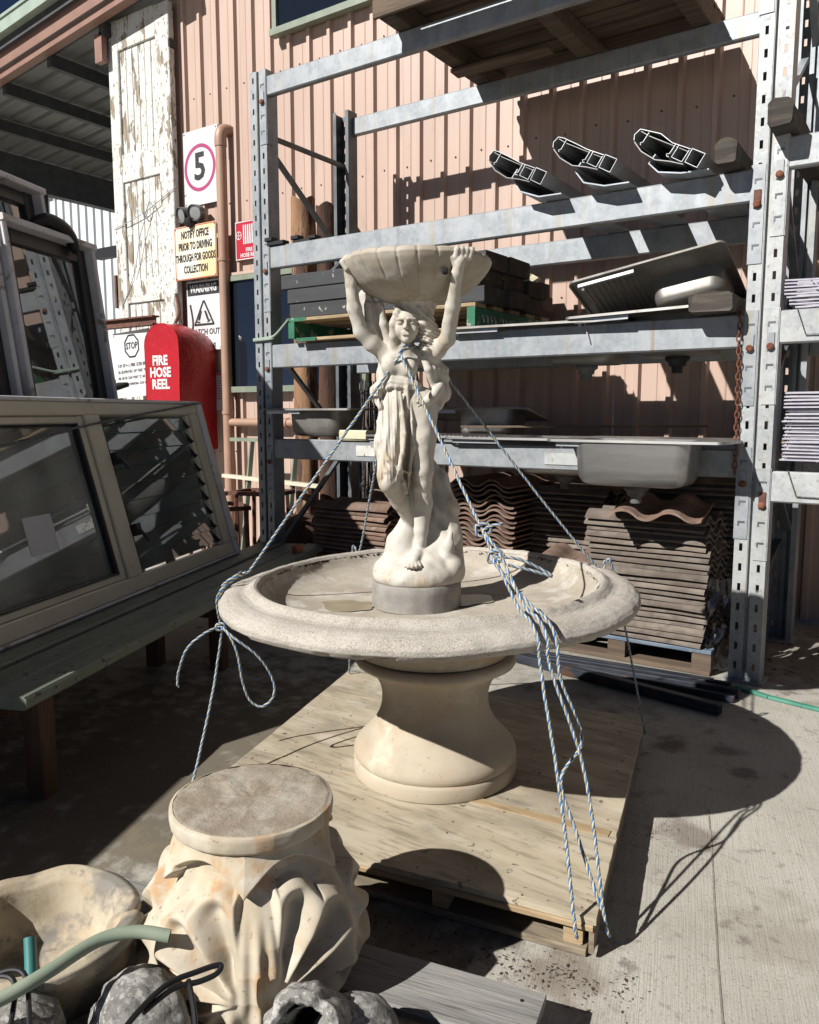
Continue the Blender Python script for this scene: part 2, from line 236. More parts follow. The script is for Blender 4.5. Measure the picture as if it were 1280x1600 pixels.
def ground_mat():
    m = bpy.data.materials.new('broomed_concrete'); m.use_nodes = True; nt = m.node_tree; b = nt.nodes['Principled BSDF']
    ge = nd(nt, 'ShaderNodeNewGeometry'); co = ge.outputs['Position']
    def noi(s, st=(1,1,1), d=7, rot=0, rg=.6):
        mp = nd(nt, 'ShaderNodeMapping'); mp.inputs['Scale'].default_value = st; mp.inputs['Rotation'].default_value = (0,0,rot); nt.links.new(co, mp.inputs[0])
        n = nd(nt, 'ShaderNodeTexNoise'); n.inputs['Scale'].default_value = s; n.inputs['Detail'].default_value = d; n.inputs['Roughness'].default_value = rg
        nt.links.new(mp.outputs[0], n.inputs[0]); return n.outputs[0]
    c = mix(nt, ramp(nt, noi(2.2), .3, .7), (.55,.525,.455), (.48,.455,.39))
    vr = nd(nt, 'ShaderNodeVectorRotate', rotation_type='Z_AXIS'); vr.inputs['Angle'].default_value = R(-15.7); nt.links.new(co, vr.inputs[0])
    mpb = nd(nt, 'ShaderNodeMapping'); mpb.inputs['Scale'].default_value = (30,.8,1); nt.links.new(vr.outputs[0], mpb.inputs[0])
    nb = nd(nt, 'ShaderNodeTexNoise'); nb.inputs['Scale'].default_value = 7; nb.inputs['Detail'].default_value = 5; nb.inputs['Roughness'].default_value = .55
    nt.links.new(mpb.outputs[0], nb.inputs[0]); br = nb.outputs[0]
    q = nd(nt, 'ShaderNodeMath', operation='MULTIPLY'); q.inputs[1].default_value = .20; nt.links.new(ramp(nt, br, .42, .70), q.inputs[0])
    c = mix(nt, q.outputs[0], c, (.30,.275,.22))
    def lay(c, colr, s, a, z, k, st=(1,1,1)):
        q = nd(nt, 'ShaderNodeMath', operation='MULTIPLY'); q.inputs[1].default_value = k; nt.links.new(ramp(nt, noi(s, st), a, z), q.inputs[0])
        return mix(nt, q.outputs[0], c, colr)
    c = lay(c, (.50,.47,.40), 4, .55, .75, .5)
    c = lay(c, (.27,.24,.19), 1.1, .58, .80, .45)
    c = lay(c, (.13,.105,.085), 5.5, .66, .76, .6)
    c = lay(c, (.16,.14,.11), 130, .60, .72, .5)
    c = lay(c, (.62,.59,.52), 210, .60, .70, .45)
    c = lay(c, (.20,.175,.14), 22, .62, .76, .4)
    c = lay(c, (.40,.30,.18), 2.6, .74, .84, .3)
    # spots of spilt oil and mud with places of their own
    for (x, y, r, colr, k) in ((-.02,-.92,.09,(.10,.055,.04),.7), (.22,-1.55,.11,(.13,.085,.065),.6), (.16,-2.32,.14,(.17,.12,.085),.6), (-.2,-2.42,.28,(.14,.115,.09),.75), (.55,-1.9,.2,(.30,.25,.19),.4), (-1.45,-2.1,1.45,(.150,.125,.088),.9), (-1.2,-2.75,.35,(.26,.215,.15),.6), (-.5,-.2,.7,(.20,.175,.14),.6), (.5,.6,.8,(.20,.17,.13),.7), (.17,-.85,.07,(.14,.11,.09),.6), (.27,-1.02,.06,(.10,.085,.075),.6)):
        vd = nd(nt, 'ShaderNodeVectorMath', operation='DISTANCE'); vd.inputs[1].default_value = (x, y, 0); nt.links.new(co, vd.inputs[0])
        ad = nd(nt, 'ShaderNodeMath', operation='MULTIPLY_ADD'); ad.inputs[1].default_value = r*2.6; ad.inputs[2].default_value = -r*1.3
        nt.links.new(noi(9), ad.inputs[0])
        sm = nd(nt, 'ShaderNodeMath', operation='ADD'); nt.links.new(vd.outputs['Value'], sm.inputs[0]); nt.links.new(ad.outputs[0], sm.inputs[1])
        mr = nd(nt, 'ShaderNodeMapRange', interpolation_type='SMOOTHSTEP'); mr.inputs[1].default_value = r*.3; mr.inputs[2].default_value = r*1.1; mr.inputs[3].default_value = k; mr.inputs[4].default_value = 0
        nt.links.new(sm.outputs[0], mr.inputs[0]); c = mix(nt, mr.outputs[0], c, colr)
    nt.links.new(c, b.inputs['Base Color']); b.inputs['Roughness'].default_value = .9; b.inputs['Specular IOR Level'].default_value = .25
    bp = nd(nt, 'ShaderNodeBump'); bp.inputs['Strength'].default_value = .55; bp.inputs['Distance'].default_value = .004; nt.links.new(br, bp.inputs['Height'])
    b2 = nd(nt, 'ShaderNodeBump'); b2.inputs['Strength'].default_value = .4; b2.inputs['Distance'].default_value = .003; nt.links.new(noi(120), b2.inputs['Height'])
    nt.links.new(bp.outputs[0], b2.inputs['Normal']); nt.links.new(b2.outputs[0], b.inputs['Normal'])
    return m
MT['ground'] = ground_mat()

# ------------------------------------------------------------------ builders
WM = {}
def thing(name, label, cat, loc=(0,0,0), rotz=0, group=None, mat4=None):
    o = bpy.data.objects.new(name, None); col.objects.link(o); o.empty_display_size = .1
    mm = mat4 if mat4 is not None else Matrix.Translation(loc) @ Matrix.Rotation(rotz, 4, 'Z')
    o.matrix_basis = mm; WM[o.name] = mm
    tag(o, label, cat, group); return o
def tag(o, label=None, cat=None, group=None, kind=None):
    if label: o['label'] = label
    if cat: o['category'] = cat
    if group: o['group'] = group
    if kind: o['kind'] = kind
    return o
def link(name, me, parent=None, mat4=None):
    o = bpy.data.objects.new(name, me); col.objects.link(o)
    if mat4 is not None: o.matrix_basis = mat4
    if parent is not None: o.parent = parent
    WM[o.name] = (WM.get(parent.name, Matrix()) if parent is not None else Matrix()) @ (mat4 if mat4 is not None else Matrix())
    return o
class MB:
    def __init__(s): s.v = []; s.f = []; s.mi = []; s.cur = 0
    def add(s, vs, fs):
        n = len(s.v); s.v += [tuple(v) for v in vs]; s.f += [tuple(i+n for i in f) for f in fs]; s.mi += [s.cur]*len(fs); return s
    def box(s, x0, x1, y0, y1, z0, z1, m=None):
        vs = [Vector((x, y, z)) for z in (z0, z1) for y in (y0, y1) for x in (x0, x1)]
        if m is not None: vs = [m @ v for v in vs]
        return s.add(vs, [(0,2,3,1), (4,5,7,6), (0,1,5,4), (2,6,7,3), (0,4,6,2), (1,3,7,5)])
    def cbox(s, x0, x1, y0, y1, z0, z1, c=.004, m=None, jit=0):
        # box with chamfered edges along its longest axis
        d = (x1-x0, y1-y0, z1-z0); k = d.index(max(d))
        lo = (x0, y0, z0); hi = (x1, y1, z1); a, b = [(1,2), (2,0), (0,1)][k]
        c = min(c, d[a]*.4, d[b]*.4)
        pr = [(lo[a]+c, lo[b]), (hi[a]-c, lo[b]), (hi[a], lo[b]+c), (hi[a], hi[b]-c), (hi[a]-c, hi[b]), (lo[a]+c, hi[b]), (lo[a], hi[b]-c), (lo[a], lo[b]+c)]
        vs = []
        for e in (lo[k], hi[k]):
            for (p, q) in pr:
                v = [0,0,0]; v[k] = e; v[a] = p + rnd.uniform(-jit, jit); v[b] = q + rnd.uniform(-jit, jit)
                vs.append(m @ Vector(v) if m is not None else Vector(v))
        fs = [(i, (i+1) % 8, 8+(i+1) % 8, 8+i) for i in range(8)] + [tuple(range(7,-1,-1)), tuple(range(8,16))]
        return s.add(vs, fs)
    def bar(s, p0, p1, w, h, up=(0,0,1), c=0):
        p0 = Vector(p0); p1 = Vector(p1); d = (p1-p0); L = d.length; d.normalize(); u = Vector(up)
        x = d.cross(u)
        if x.length < 1e-4: x = d.cross(Vector((0,1,0)))
        x.normalize(); y = x.cross(d)
        m = Matrix((( *d, 0), (*x, 0), (*y, 0), (0,0,0,1))).transposed(); m.translation = p0
        return s.cbox(0, L, -w/2, w/2, -h/2, h/2, c, m) if c else s.box(0, L, -w/2, w/2, -h/2, h/2, m)
    def tube(s, path, r, n=8, cap=True, closed=False):
        P = [Vector(p) for p in path]; N = len(P); rs = r if isinstance(r, (list, tuple)) else [r]*N
        t0 = (P[1]-P[0]).normalized(); x = t0.orthogonal().normalized(); vs = []
        for i in range(N):
            if closed: t = (P[(i+1) % N]-P[i-1]).normalized()
            else: t = (P[min(i+1, N-1)]-P[max(i-1, 0)]).normalized()
            x = (x - t*x.dot(t)); x = x.normalized() if x.length > 1e-6 else t.orthogonal().normalized(); y = t.cross(x)
            vs += [P[i] + (x*math.cos(2*math.pi*k/n) + y*math.sin(2*math.pi*k/n))*rs[i] for k in range(n)]
        fs = []
        for i in range(N if closed else N-1):
            j = (i+1) % N
            fs += [(i*n+k, i*n+(k+1) % n, j*n+(k+1) % n, j*n+k) for k in range(n)]
        if cap and not closed: fs += [tuple(range(n-1,-1,-1)), tuple(range((N-1)*n, N*n))]
        return s.add(vs, fs)
    def lathe(s, prof, n=48, c=(0,0,0), fn=None, m=None, closed=False, cap=True):
        vs = []
        for i, (r, z) in enumerate(prof):
            for k in range(n):
                a = 2*math.pi*k/n; rr, zz = (r, z) if fn is None else fn(r, z, a, i)
                v = Vector((c[0]+rr*math.cos(a), c[1]+rr*math.sin(a), c[2]+zz)); vs.append(m @ v if m is not None else v)
        fs = []; N = len(prof)
        for i in range(N if closed else N-1):
            j = (i+1) % N
            fs += [(i*n+k, i*n+(k+1) % n, j*n+(k+1) % n, j*n+k) for k in range(n)]
        if not closed and cap:
            fs += [tuple(range(n-1,-1,-1)), tuple(range((N-1)*n, N*n))]
        return s.add(vs, fs)
    def prism(s, poly, y0, y1, m=None):
        # polygon in x,z extruded along y
        n = len(poly); vs = [Vector((x, y, z)) for y in (y0, y1) for (x, z) in poly]
        if m is not None: vs = [m @ v for v in vs]
        return s.add(vs, [(i, (i+1) % n, n+(i+1) % n, n+i) for i in range(n)] + [tuple(range(n-1,-1,-1)), tuple(range(n, 2*n))])
    def strip(s, poly, y0, y1, t, m=None, steps=1):
        # open polyline in x,z with thickness t, extruded along y
        P = [Vector(p) for p in poly]; n = len(P); off = []
        for i in range(n):
            d = (P[min(i+1, n-1)]-P[max(i-1, 0)]).normalized(); off.append(Vector((-d.y, d.x))*t/2)
        ring = [P[i]+off[i] for i in range(n)] + [P[i]-off[i] for i in range(n-1,-1,-1)]
        return s.prism([(p.x, p.y) for p in ring], y0, y1, m)
    def mesh(s, name, mats, smooth=False, angle=40):
        me = bpy.data.meshes.new(name); me.from_pydata(s.v, [], s.f)
        for mt in (mats if isinstance(mats, (list, tuple)) else [mats]): me.materials.append(MT[mt] if isinstance(mt, str) else mt)
        if any(s.mi): me.polygons.foreach_set('material_index', s.mi)
        me.update()
        if smooth:
            me.shade_smooth()
            if angle: me.set_sharp_from_angle(angle=R(angle))
        return me
    def build(s, name, mats, parent=None, world=True, smooth=False, angle=40, label=None):
        if world and parent is not None:
            iv = WM[parent.name].inverted(); s.v = [tuple(iv @ Vector(v)) for v in s.v]
        o = link(name, s.mesh(name, mats, smooth, angle), parent)
        if label: o['label'] = label
        return o
def cr(pts, n=12, closed=False):
    # Catmull-Rom through points
    P = [Vector(p) for p in pts]; out = []; N = len(P)
    for i in range(N if closed else N-1):
        if closed: a, b, c, d = P[i-1], P[i], P[(i+1) % N], P[(i+2) % N]
        else: a, b, c, d = P[max(i-1,0)], P[i], P[i+1], P[min(i+2, N-1)]
        for k in range(n):
            t = k/n
            out.append(.5*((2*b)+(c-a)*t+(2*a-5*b+4*c-d)*t*t+(3*b-a-3*c+d)*t**3))
    if not closed: out.append(P[-1])
    return out
_txt = {}
def lettering(text, size, m4, mat, parent, name='lettering', align='CENTER', sx=1, bold=0, ls=1.0):
    cu = bpy.data.curves.new('t', 'FONT'); cu.body = text; cu.size = size; cu.align_x = align; cu.align_y = 'CENTER'; cu.offset = bold; cu.space_line = ls; cu.resolution_u = 2
    t = bpy.data.objects.new('t', cu); col.objects.link(t)
    dg = bpy.context.evaluated_depsgraph_get(); me = bpy.data.meshes.new_from_object(t.evaluated_get(dg))
    bpy.data.objects.remove(t)
    iv = WM[parent.name].inverted()
    me.transform(iv @ m4 @ Matrix.Diagonal((sx,1,1,1))); me.materials.clear(); me.materials.append(MT[mat])
    me.name = name
    return link(name, me, parent)
def facing(x, y, z, rx=90, rz=0): return Matrix.Translation((x, y, z)) @ Matrix.Rotation(R(rz), 4, 'Z') @ Matrix.Rotation(R(rx), 4, 'X')
def children_copy(src, new_root):
    for ch in [c for c in list(col.objects) if c.parent == src]:
        c = ch.copy(); col.objects.link(c); c.parent = new_root; WM[c.name] = WM.get(new_root.name, Matrix())
        children_copy(ch, c)
def copy_thing(src, mat4, label):
    r = src.copy(); col.objects.link(r); r.matrix_basis = mat4; WM[r.name] = mat4; r['label'] = label
    children_copy(src, r); return r
ORD = ['lowest','second','third','fourth','fifth','sixth','seventh','eighth','ninth','tenth','eleventh','twelfth','thirteenth','fourteenth','fifteenth','sixteenth','seventeenth','eighteenth','nineteenth','twentieth','twenty-first','twenty-second','twenty-third','twenty-fourth','twenty-fifth']

# ------------------------------------------------------------------ ground
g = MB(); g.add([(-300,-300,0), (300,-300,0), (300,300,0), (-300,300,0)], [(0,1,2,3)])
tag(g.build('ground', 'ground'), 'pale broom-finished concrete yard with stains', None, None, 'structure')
jb = MB()
jp = [(.237+.0705*i+.002*math.sin(i*1.7), -1.355-.25*i, .0) for i in range(11)]
MT['joint'] = M('slab_joint', (.26,.235,.19), (.36,.33,.275), 30, rough=.95)
for a, b in zip(jp[:-1], jp[1:]): jb.bar((a[0], a[1], .0012), (b[0], b[1], .0012), .0045, .0012)
tag(jb.build('slab_joint', 'joint'), 'thin dark joint line across the sunlit concrete', None, None, 'structure')

# ------------------------------------------------------------------ metal clad shed
WY = 1.37
shed = thing('metal_clad_shed', 'pink ribbed metal wall of a shed behind the storage rack', 'shed', (-1.5, WY, 0))
PW = .215
def sheet_mesh(nrib, z0, z1, mat, pw=PW, h=.032):
    m = MB(); pr = []
    for i in range(nrib):
        x = i*pw
        pr += [(x, 0), (x+pw*.30, 0), (x+pw*.33, -.004), (x+pw*.36, 0), (x+pw*.60, 0), (x+pw*.66, -h), (x+pw*.80, -h), (x+pw*.86, 0)]
    pr.append((nrib*pw, 0)); n = len(pr)
    zs = [z0, z1]
    m.add([(x, y, z) for z in zs for (x, y) in pr], [(i, i+1, n+i+1, n+i) for i in range(n-1)])
    return m.mesh('cladding_sheet', mat)
sm = sheet_mesh(4, .02, 6.4, 'pink')
for i in range(10):
    link('cladding_sheet', sm, shed, Matrix.Translation((-5.42+i*4*PW+1.5, .001*(i % 2), 0)))
fl = MB(); fl.box(-5.47, -5.425, WY-.045, WY+.06, .02, 6.4); fl.build('corner_flashing', 'pink', shed)
sc = MB()
for zz in (.9, 2.05, 3.12, 4.1, 5.1):
    for i in range(38):
        x = -5.42+i*PW+PW*.18
        sc.lathe([(.007, 0), (.007, .004), (.003, .007)], 6, m=Matrix.Translation((x, WY-.0005, zz+.012*math.sin(i*3.1))) @ Matrix.Rotation(R(90), 4, 'X'))
s_ = sc.build('cladding_screws', 'rust_dark', shed); s_['kind'] = 'stuff'
def window(x0, x1, z0, z1, parent, mull=()):
    w = .045
    f = MB()
    f.box(x0, x1, WY-.085, WY-.035, z1-w, z1); f.box(x0-.015, x1+.015, WY-.105, WY-.034, z0-.02, z0+w*.7)
    f.box(x0, x0+w, WY-.084, WY-.036, z0+w*.7, z1-w); f.box(x1-w, x1, WY-.084, WY-.036, z0+w*.7, z1-w)
    for q in mull: f.box(q-w/2, q+w/2, WY-.080, WY-.038, z0+w*.7, z1-w)
    fr = f.build('window_frame', 'green_frame', parent)
    g = MB(); g.box(x0+w, x1-w, WY-.060, WY-.052, z0+w*.7, z1-w); g.build('pane', 'winglass', fr)
window(-4.10, -2.2, 4.36, 5.5, shed, (-3.02,))
window(-4.75, -3.15, 1.46, 2.47, shed, (-3.75,))
# soffit flash above the lower window
t = MB(); t.box(-4.80, -3.12, WY-.075, WY-.034, 2.475, 2.50); t.build('window_head_flashing', 'pink', shed)

dp = thing('downpipe', 'pinkish brown downpipe with elbow running down between the wall signs', 'downpipe', (-4.80, 1.26, 0))
d = MB(); d.tube([(-4.72, 1.265, .05), (-4.72, 1.265, 3.60)], .047, 16); d.build('pipe', 'pipe', dp, smooth=True)
d = MB(); d.tube(cr([(-4.72,1.265,3.58), (-4.72,1.265,3.66), (-4.715,1.285,3.715), (-4.71,1.34,3.73), (-4.71,1.37,3.73)], 6), .053, 16); d.build('elbow', 'pipe', dp, smooth=True)
for zq in (1.245, 2.60): d = MB(); d.tube([(-4.72,1.265,zq), (-4.72,1.265,zq+.028)], .054, 16); d.build('collar', 'pipe', dp, smooth=True)
hp = thing('wall_pipe', 'horizontal pink pipe low on the wall behind the left rack post', 'pipe', (-3.6, 1.27, 1.15))
d = MB(); d.tube([(-4.70,1.27,1.17), (-3.2,1.27,1.17)], .036, 14); d.build('pipe', 'pipe', hp, smooth=True)
d = MB(); d.tube([(-4.05,1.27,1.17), (-3.98,1.27,1.17)], .043, 14); d.build('coupling', 'pipe', hp, smooth=True)

# ------------------------------------------------------------------ canopy on the left
cp = thing('canopy_roof', 'open skillion canopy with grey underside and brown rafter', 'canopy', (-8, 3, 0))
rz = lambda x: 4.80+.10*(x+7.9)
def roofm():
    m = MB(); n = 1; pr = []
    w = .95; r = 4
    for i in range(r):
        x = i*w/r; pr += [(x, 0), (x+w/r*.7, 0), (x+w/r*.76, .03), (x+w/r*.92, .03)]
    pr.append((w, 0)); k = len(pr); L = 4.9
    # ribs run down the slope (x); sheets lie side by side along y
    m.add([(s*L, y, z+s*L*.10) for s in (0, 1) for (y, z) in pr], [(i, i+1, k+i+1, k+i) for i in range(k-1)])
    return m.mesh('roof_sheet', 'roof_under')
rm = roofm()
for i in range(6): link('roof_sheet', rm, cp, Matrix.Translation((-10.0+8, 1.02+i*.95-3, rz(-10.0)+.02+.002*(i % 2))))
for x in (-6.2, -7.07, -7.92, -8.80):
    p = MB(); p.box(x-.035, x+.035, 1.16, 6.6, rz(x)-.14, rz(x)-.012); p.build('purlin', 'purlin', cp)
p = MB(); p.box(-9.75, -9.60, 1.16, 6.6, rz(-9.7)-.42, rz(-9.7)-.02); p.build('eave_beam', 'purlin', cp)
p = MB(); p.bar((-10.05, 1.10, rz(-10.05)+.07), (-5.1, 1.10, rz(-5.1)+.07), .09, .25); p.build('rafter', 'rafter', cp)
# fascia gutter that runs along the front edge
p = MB(); p.bar((-10.05, .98, rz(-10.05)+.335), (-5.1, .98, rz(-5.1)+.335), .10, .14); p.bar((-10.05, .93, rz(-10.05)+.40), (-5.1, .93, rz(-5.1)+.40), .03, .03); p.build('gutter', 'gutter', cp)
p = MB(); p.bar((-10.05, 1.02, rz(-10.05)+.23), (-5.1, 1.02, rz(-5.1)+.23), .03, .10); p.build('barge_board', 'purlin', cp)
p = MB(); p.box(-6.31, -6.20, 1.16, 1.22, 4.60, 4.86); p.build('bracket', 'rafter', cp)
for q in (2.6, 5.2):
    p = MB(); p.box(-9.78, -9.66, q, q+.1, 0, rz(-9.7)-.42); p.build('post', 'purlin', cp)

ws = thing('white_metal_shed', 'bright white ribbed shed wall far behind the canopy', 'shed', (-16, 8, 0))
wsm = sheet_mesh(4, 0, 6.5, 'white_shed', .30, .05)
for i in range(9): link('cladding_sheet', wsm, ws, Matrix.Translation((-6.5+i*1.2, 0, 0)))
p = MB(); p.box(-22.6, -11.6, 7.90, 8.0, 6.5, 6.62); p.build('roof_capping', 'white_shed', ws)

# ------------------------------------------------------------------ tall peeling door standing against the shed end
DY = 1.285
door = thing('ledged_timber_door', 'tall timber door with peeling white paint beside the number sign', 'door', (-5.75, DY, 0))
dx0, dx1, dz0, dz1 = -6.235, -5.345, .25, 4.97
mid = [(dz1-.28, dz1), (3.48, 3.74), (2.33, 2.55), (dz0, dz0+.25)]
p = MB(); p.cbox(dx0, dx0+.15, DY-.035, DY+.03, dz0, dz1, .006); p.build('stile', 'peeling', door)
p = MB(); p.cbox(dx1-.19, dx1, DY-.035, DY+.03, dz0, dz1-.02, .006); p.build('stile', 'peeling', door)
for a, b in mid:
    p = MB(); p.cbox(dx0+.152, dx1-.192, DY-.032, DY+.028, a, b, .006); p.build('rail', 'peeling', door)
bw = (dx1-.19-dx0-.15-.004)/6
for (a, b) in ((3.742, dz1-.282), (2.552, 3.478), (dz0+.252, 2.328)):
    for i in range(6):
        x = dx0+.152+i*bw
        p = MB(); dy = rnd.uniform(-.002, .003); p.cbox(x+.003, x+bw-.003, DY-.014+dy, DY+.012+dy, a, b, .004); p.build('board', 'peeling', door)
for za, zb in ((4.66,4.86), (2.30,2.62)): p = MB(); p.box(dx0-.033, dx0-.004, DY-.05, DY+.01, za, zb); p.build('hinge_plate', 'rust_dark', door)
p = MB(); p.box(dx1+.003, dx1+.025, DY-.045, DY+.02, 4.55, 4.62); p.build('latch', 'black', door)
tr = thing('door_tie_string', 'pale blue string tied across the peeling door', 'string', (-5.7, DY-.05, 3.1))
p = MB(); p.tube(cr([(-6.245,DY-.045,3.06),(-5.9,DY-.05,3.12),(-5.62,DY-.05,3.20),(-5.29,DY-.045,3.33)], 8), .004, 5); p.tube(cr([(-6.17,DY-.04,2.30),(-5.95,DY-.045,2.62),(-5.82,DY-.06,2.95),(-5.70,DY-.055,3.16)], 8), .004, 5)
p.tube(cr([(-5.86,DY-.055,3.22),(-5.74,DY-.07,3.12),(-5.66,DY-.06,3.24),(-5.60,DY-.06,3.14)], 8), .005, 5); p.build('string', 'zincblade', tr)

# ------------------------------------------------------------------ signs on the wall
SY = WY-.045
def plate(name, label, x0, x1, z0, z1, mat, y=SY, skew=0, edge=None):
    t = thing(name, label, 'sign', ((x0+x1)/2, y, z0))
    p = MB(); p.cbox(x0, x1, y, y+.006, z0, z1, .002); p.build('board', mat, t)
    s = MB()
    for x in (x0+.02, x1-.02):
        for z in (z0+.02, z1-.02): s.lathe([(.007,0), (.007,.004), (.002,.006)], 6, m=Matrix.Translation((x, y, z)) @ Matrix.Rotation(R(90), 4, 'X'))
    s.build('rivets', 'zinc_dark', t)
    if edge:
        e = MB(); k = .012
        e.box(x0+.004, x1-.004, y-.0025, y-.001, z1-k, z1-.004); e.box(x0+.004, x1-.004, y-.0025, y-.001, z0+.004, z0+k)
        e.box(x0+.004, x0+k, y-.0025, y-.001, z0+k, z1-k); e.box(x1-k, x1-.004, y-.0025, y-.001, z0+k, z1-k); e.build('border', edge, t)
    return t
def ring(r0, r1, x, y, z, n=48):
    m = MB(); vs = []
    for r in (r0, r1): vs += [(x+r*math.cos(2*math.pi*k/n), y, z+r*math.sin(2*math.pi*k/n)) for k in range(n)]
    m.add(vs, [(k, (k+1) % n, n+(k+1) % n, n+k) for k in range(n)]); return m
t = plate('speed_sign', 'white board with a red ring around the number 5', -5.285, -4.825, 3.15, 3.81, 'white', edge=None)
ring(.175, .207, -5.065, SY-.002, 3.475).build('ring', 'magenta', t)
lettering('5', .33, facing(-5.065, SY-.002, 3.475), 'ink', t, sx=1.0, bold=.008)
t = plate('notice_board', 'sun-yellowed notice board about driving through for goods collection', -5.335, -4.775, 2.475, 2.955, 'yellowed', y=1.232, edge='orange_edge')
for i, (s, w) in enumerate((('NOTIFY OFFICE', .56), ('PRIOR TO DRIVING', .55), ('THROUGH FOR GOODS', .52), ('COLLECTION', .56))):
    lettering(s, .094, facing(-5.055, 1.232-.002, 2.872-i*.103), 'ink', t, sx=w, bold=.0034)
t = plate('warning_sign', 'white WARNING sign with a walking legs triangle', -5.30, -4.835, 1.84, 2.475, 'white')
p = MB(); p.box(-5.285, -4.85, SY-.0025, SY-.001, 2.345, 2.46); p.build('header', 'ink', t)
lettering('WARNING', .095, facing(-5.067, SY-.004, 2.402), 'white', t, sx=.78, bold=.004)
def outline(pts, w, y):
    m = MB(); n = len(pts); c = Vector((sum(p[0] for p in pts)/n, sum(p[1] for p in pts)/n))
    inn = []
    for i in range(n):
        a, b, d = Vector(pts[i-1]), Vector(pts[i]), Vector(pts[(i+1) % n])
        e1 = (b-a).normalized(); e2 = (d-b).normalized(); n1 = Vector((-e1.y, e1.x)); n2 = Vector((-e2.y, e2.x)); nn = (n1+n2).normalized(); k = w/max(.3, nn.dot(n1))
        inn.append(b+nn*k)
    vs = [(p[0], y, p[1]) for p in pts] + [(p.x, y, p.y) for p in inn]
    m.add(vs, [(i, (i+1) % n, n+(i+1) % n, n+i) for i in range(n)]); return m
tri = outline([(-5.20,2.065), (-4.935,2.065), (-4.93,2.08), (-5.055,2.295), (-5.08,2.295), (-5.205,2.08)], .020, SY-.002)
tri.build('triangle', 'ink', t)
p = MB()
for pts in ([(-5.125,2.20),(-5.095,2.20),(-5.125,2.115),(-5.15,2.115)], [(-5.065,2.20),(-5.04,2.20),(-5.00,2.115),(-5.028,2.115)], [(-5.165,2.11),(-5.12,2.10),(-5.125,2.088),(-5.165,2.095)], [(-5.02,2.09),(-4.98,2.108),(-4.985,2.12),(-5.03,2.103)]):
    p.add([(x, SY-.003, z) for x, z in pts], [(0,1,2,3)])
p.build('legs_symbol', 'ink', t)
for i, s in enumerate(('WATCH OUT', 'FOR', 'PEDESTRIANS')): lettering(s, (.075,.06,.055)[i], facing(-5.067, SY-.002, 2.005-i*.062), 'ink', t, sx=.9, bold=.0015)
t = plate('hose_reel_sign', 'small red hose reel sign beside the left rack post', -4.63, -4.28, 2.60, 2.935, 'red_sign', edge='white')
for i in range(7):
    p = MB() if i == 0 else p; p.box(-4.53+i*.026, -4.515+i*.026, SY-.003, SY-.001, 2.735-.01*(i > 4), 2.90)
p.build('hose_symbol', 'white', t)
q = ring(.03, .036, -4.585, SY-.002, 2.815, 20); q.box(-4.62, -4.55, SY-.003, SY-.001, 2.812, 2.818); q.box(-4.588, -4.582, SY-.003, SY-.001, 2.78, 2.85); q.build('wheel_symbol', 'white', t)
lettering('FIRE', .045, facing(-4.46, SY-.002, 2.685), 'white', t, bold=.0015); lettering('HOSE REEL', .045, facing(-4.46, SY-.002, 2.64), 'white', t, bold=.0015)
t = plate('paper_notice', 'small faded printed notice beside the red hose reel cover', -4.985, -4.83, 1.28, 1.62, 'paper', y=WY-.043)
p = MB()
for i in range(9): p.box(-4.96, -4.87+rnd.uniform(0, .02), WY-.0455, WY-.0445, 1.575-i*.024, 1.582-i*.024)
p.build('print', 'ink_faded', t)
p = MB(); p.box(-4.985, -4.83, WY-.0455, WY-.0445, 1.60, 1.615); p.build('heading', 'red_sign', t)

# stop sign leaning board
t = thing('stop_board', 'white STOP board with faded writing behind the red hose cover', 'sign', (-5.75, 1.05, 1.3))
m4 = Matrix.Translation((-5.75, 1.03, 1.72)) @ Matrix.Rotation(R(-3), 4, 'Y'); WM[t.name] = m4; t.matrix_basis = m4
p = MB(); p.cbox(-.285, .275, 0, .006, -.31, .31, .002); p.build('board', 'white', t, world=False)
oc = [(.118*math.cos(R(22.5+45*k))+.0, .118*math.sin(R(22.5+45*k))+.17) for k in range(8)]
iv = WM[t.name]
o_ = outline(oc, .016, -.002); o_.build('octagon', 'ink', t, world=False)
lettering('STOP', .088, m4 @ facing(0, -.002, .17), 'ink', t, sx=.82, bold=.002)
for i in range(4):
    p = MB(); x = -.235
    while x < .21:
        w = rnd.uniform(.010, .022); h = .028-.003*i
        for q in range(3):
            if rnd.random() < .75: p.box(x+rnd.uniform(0,.003), x+w, -.0022, -.001, -.02-i*.058+q*h/2.6, -.02-i*.058+q*h/2.6+.006)
        if rnd.random() < .8: p.box(x, x+.004, -.0024, -.001, -.02-i*.058, -.02-i*.058+h)
        x += w+rnd.choice((.004,.004,.016))
    p.build('faded_writing', 'ink' if i == 0 else 'ink_faded', t, world=False)
for k in range(1):
    s = MB()
    for x in (-.265, .255): s.lathe([(.006,0),(.006,.004),(.002,.006)], 6, m=Matrix.Translation((x, 0, .285)) @ Matrix.Rotation(R(90), 4, 'X'))
    s.build('rivets', 'zinc_dark', t, world=False)

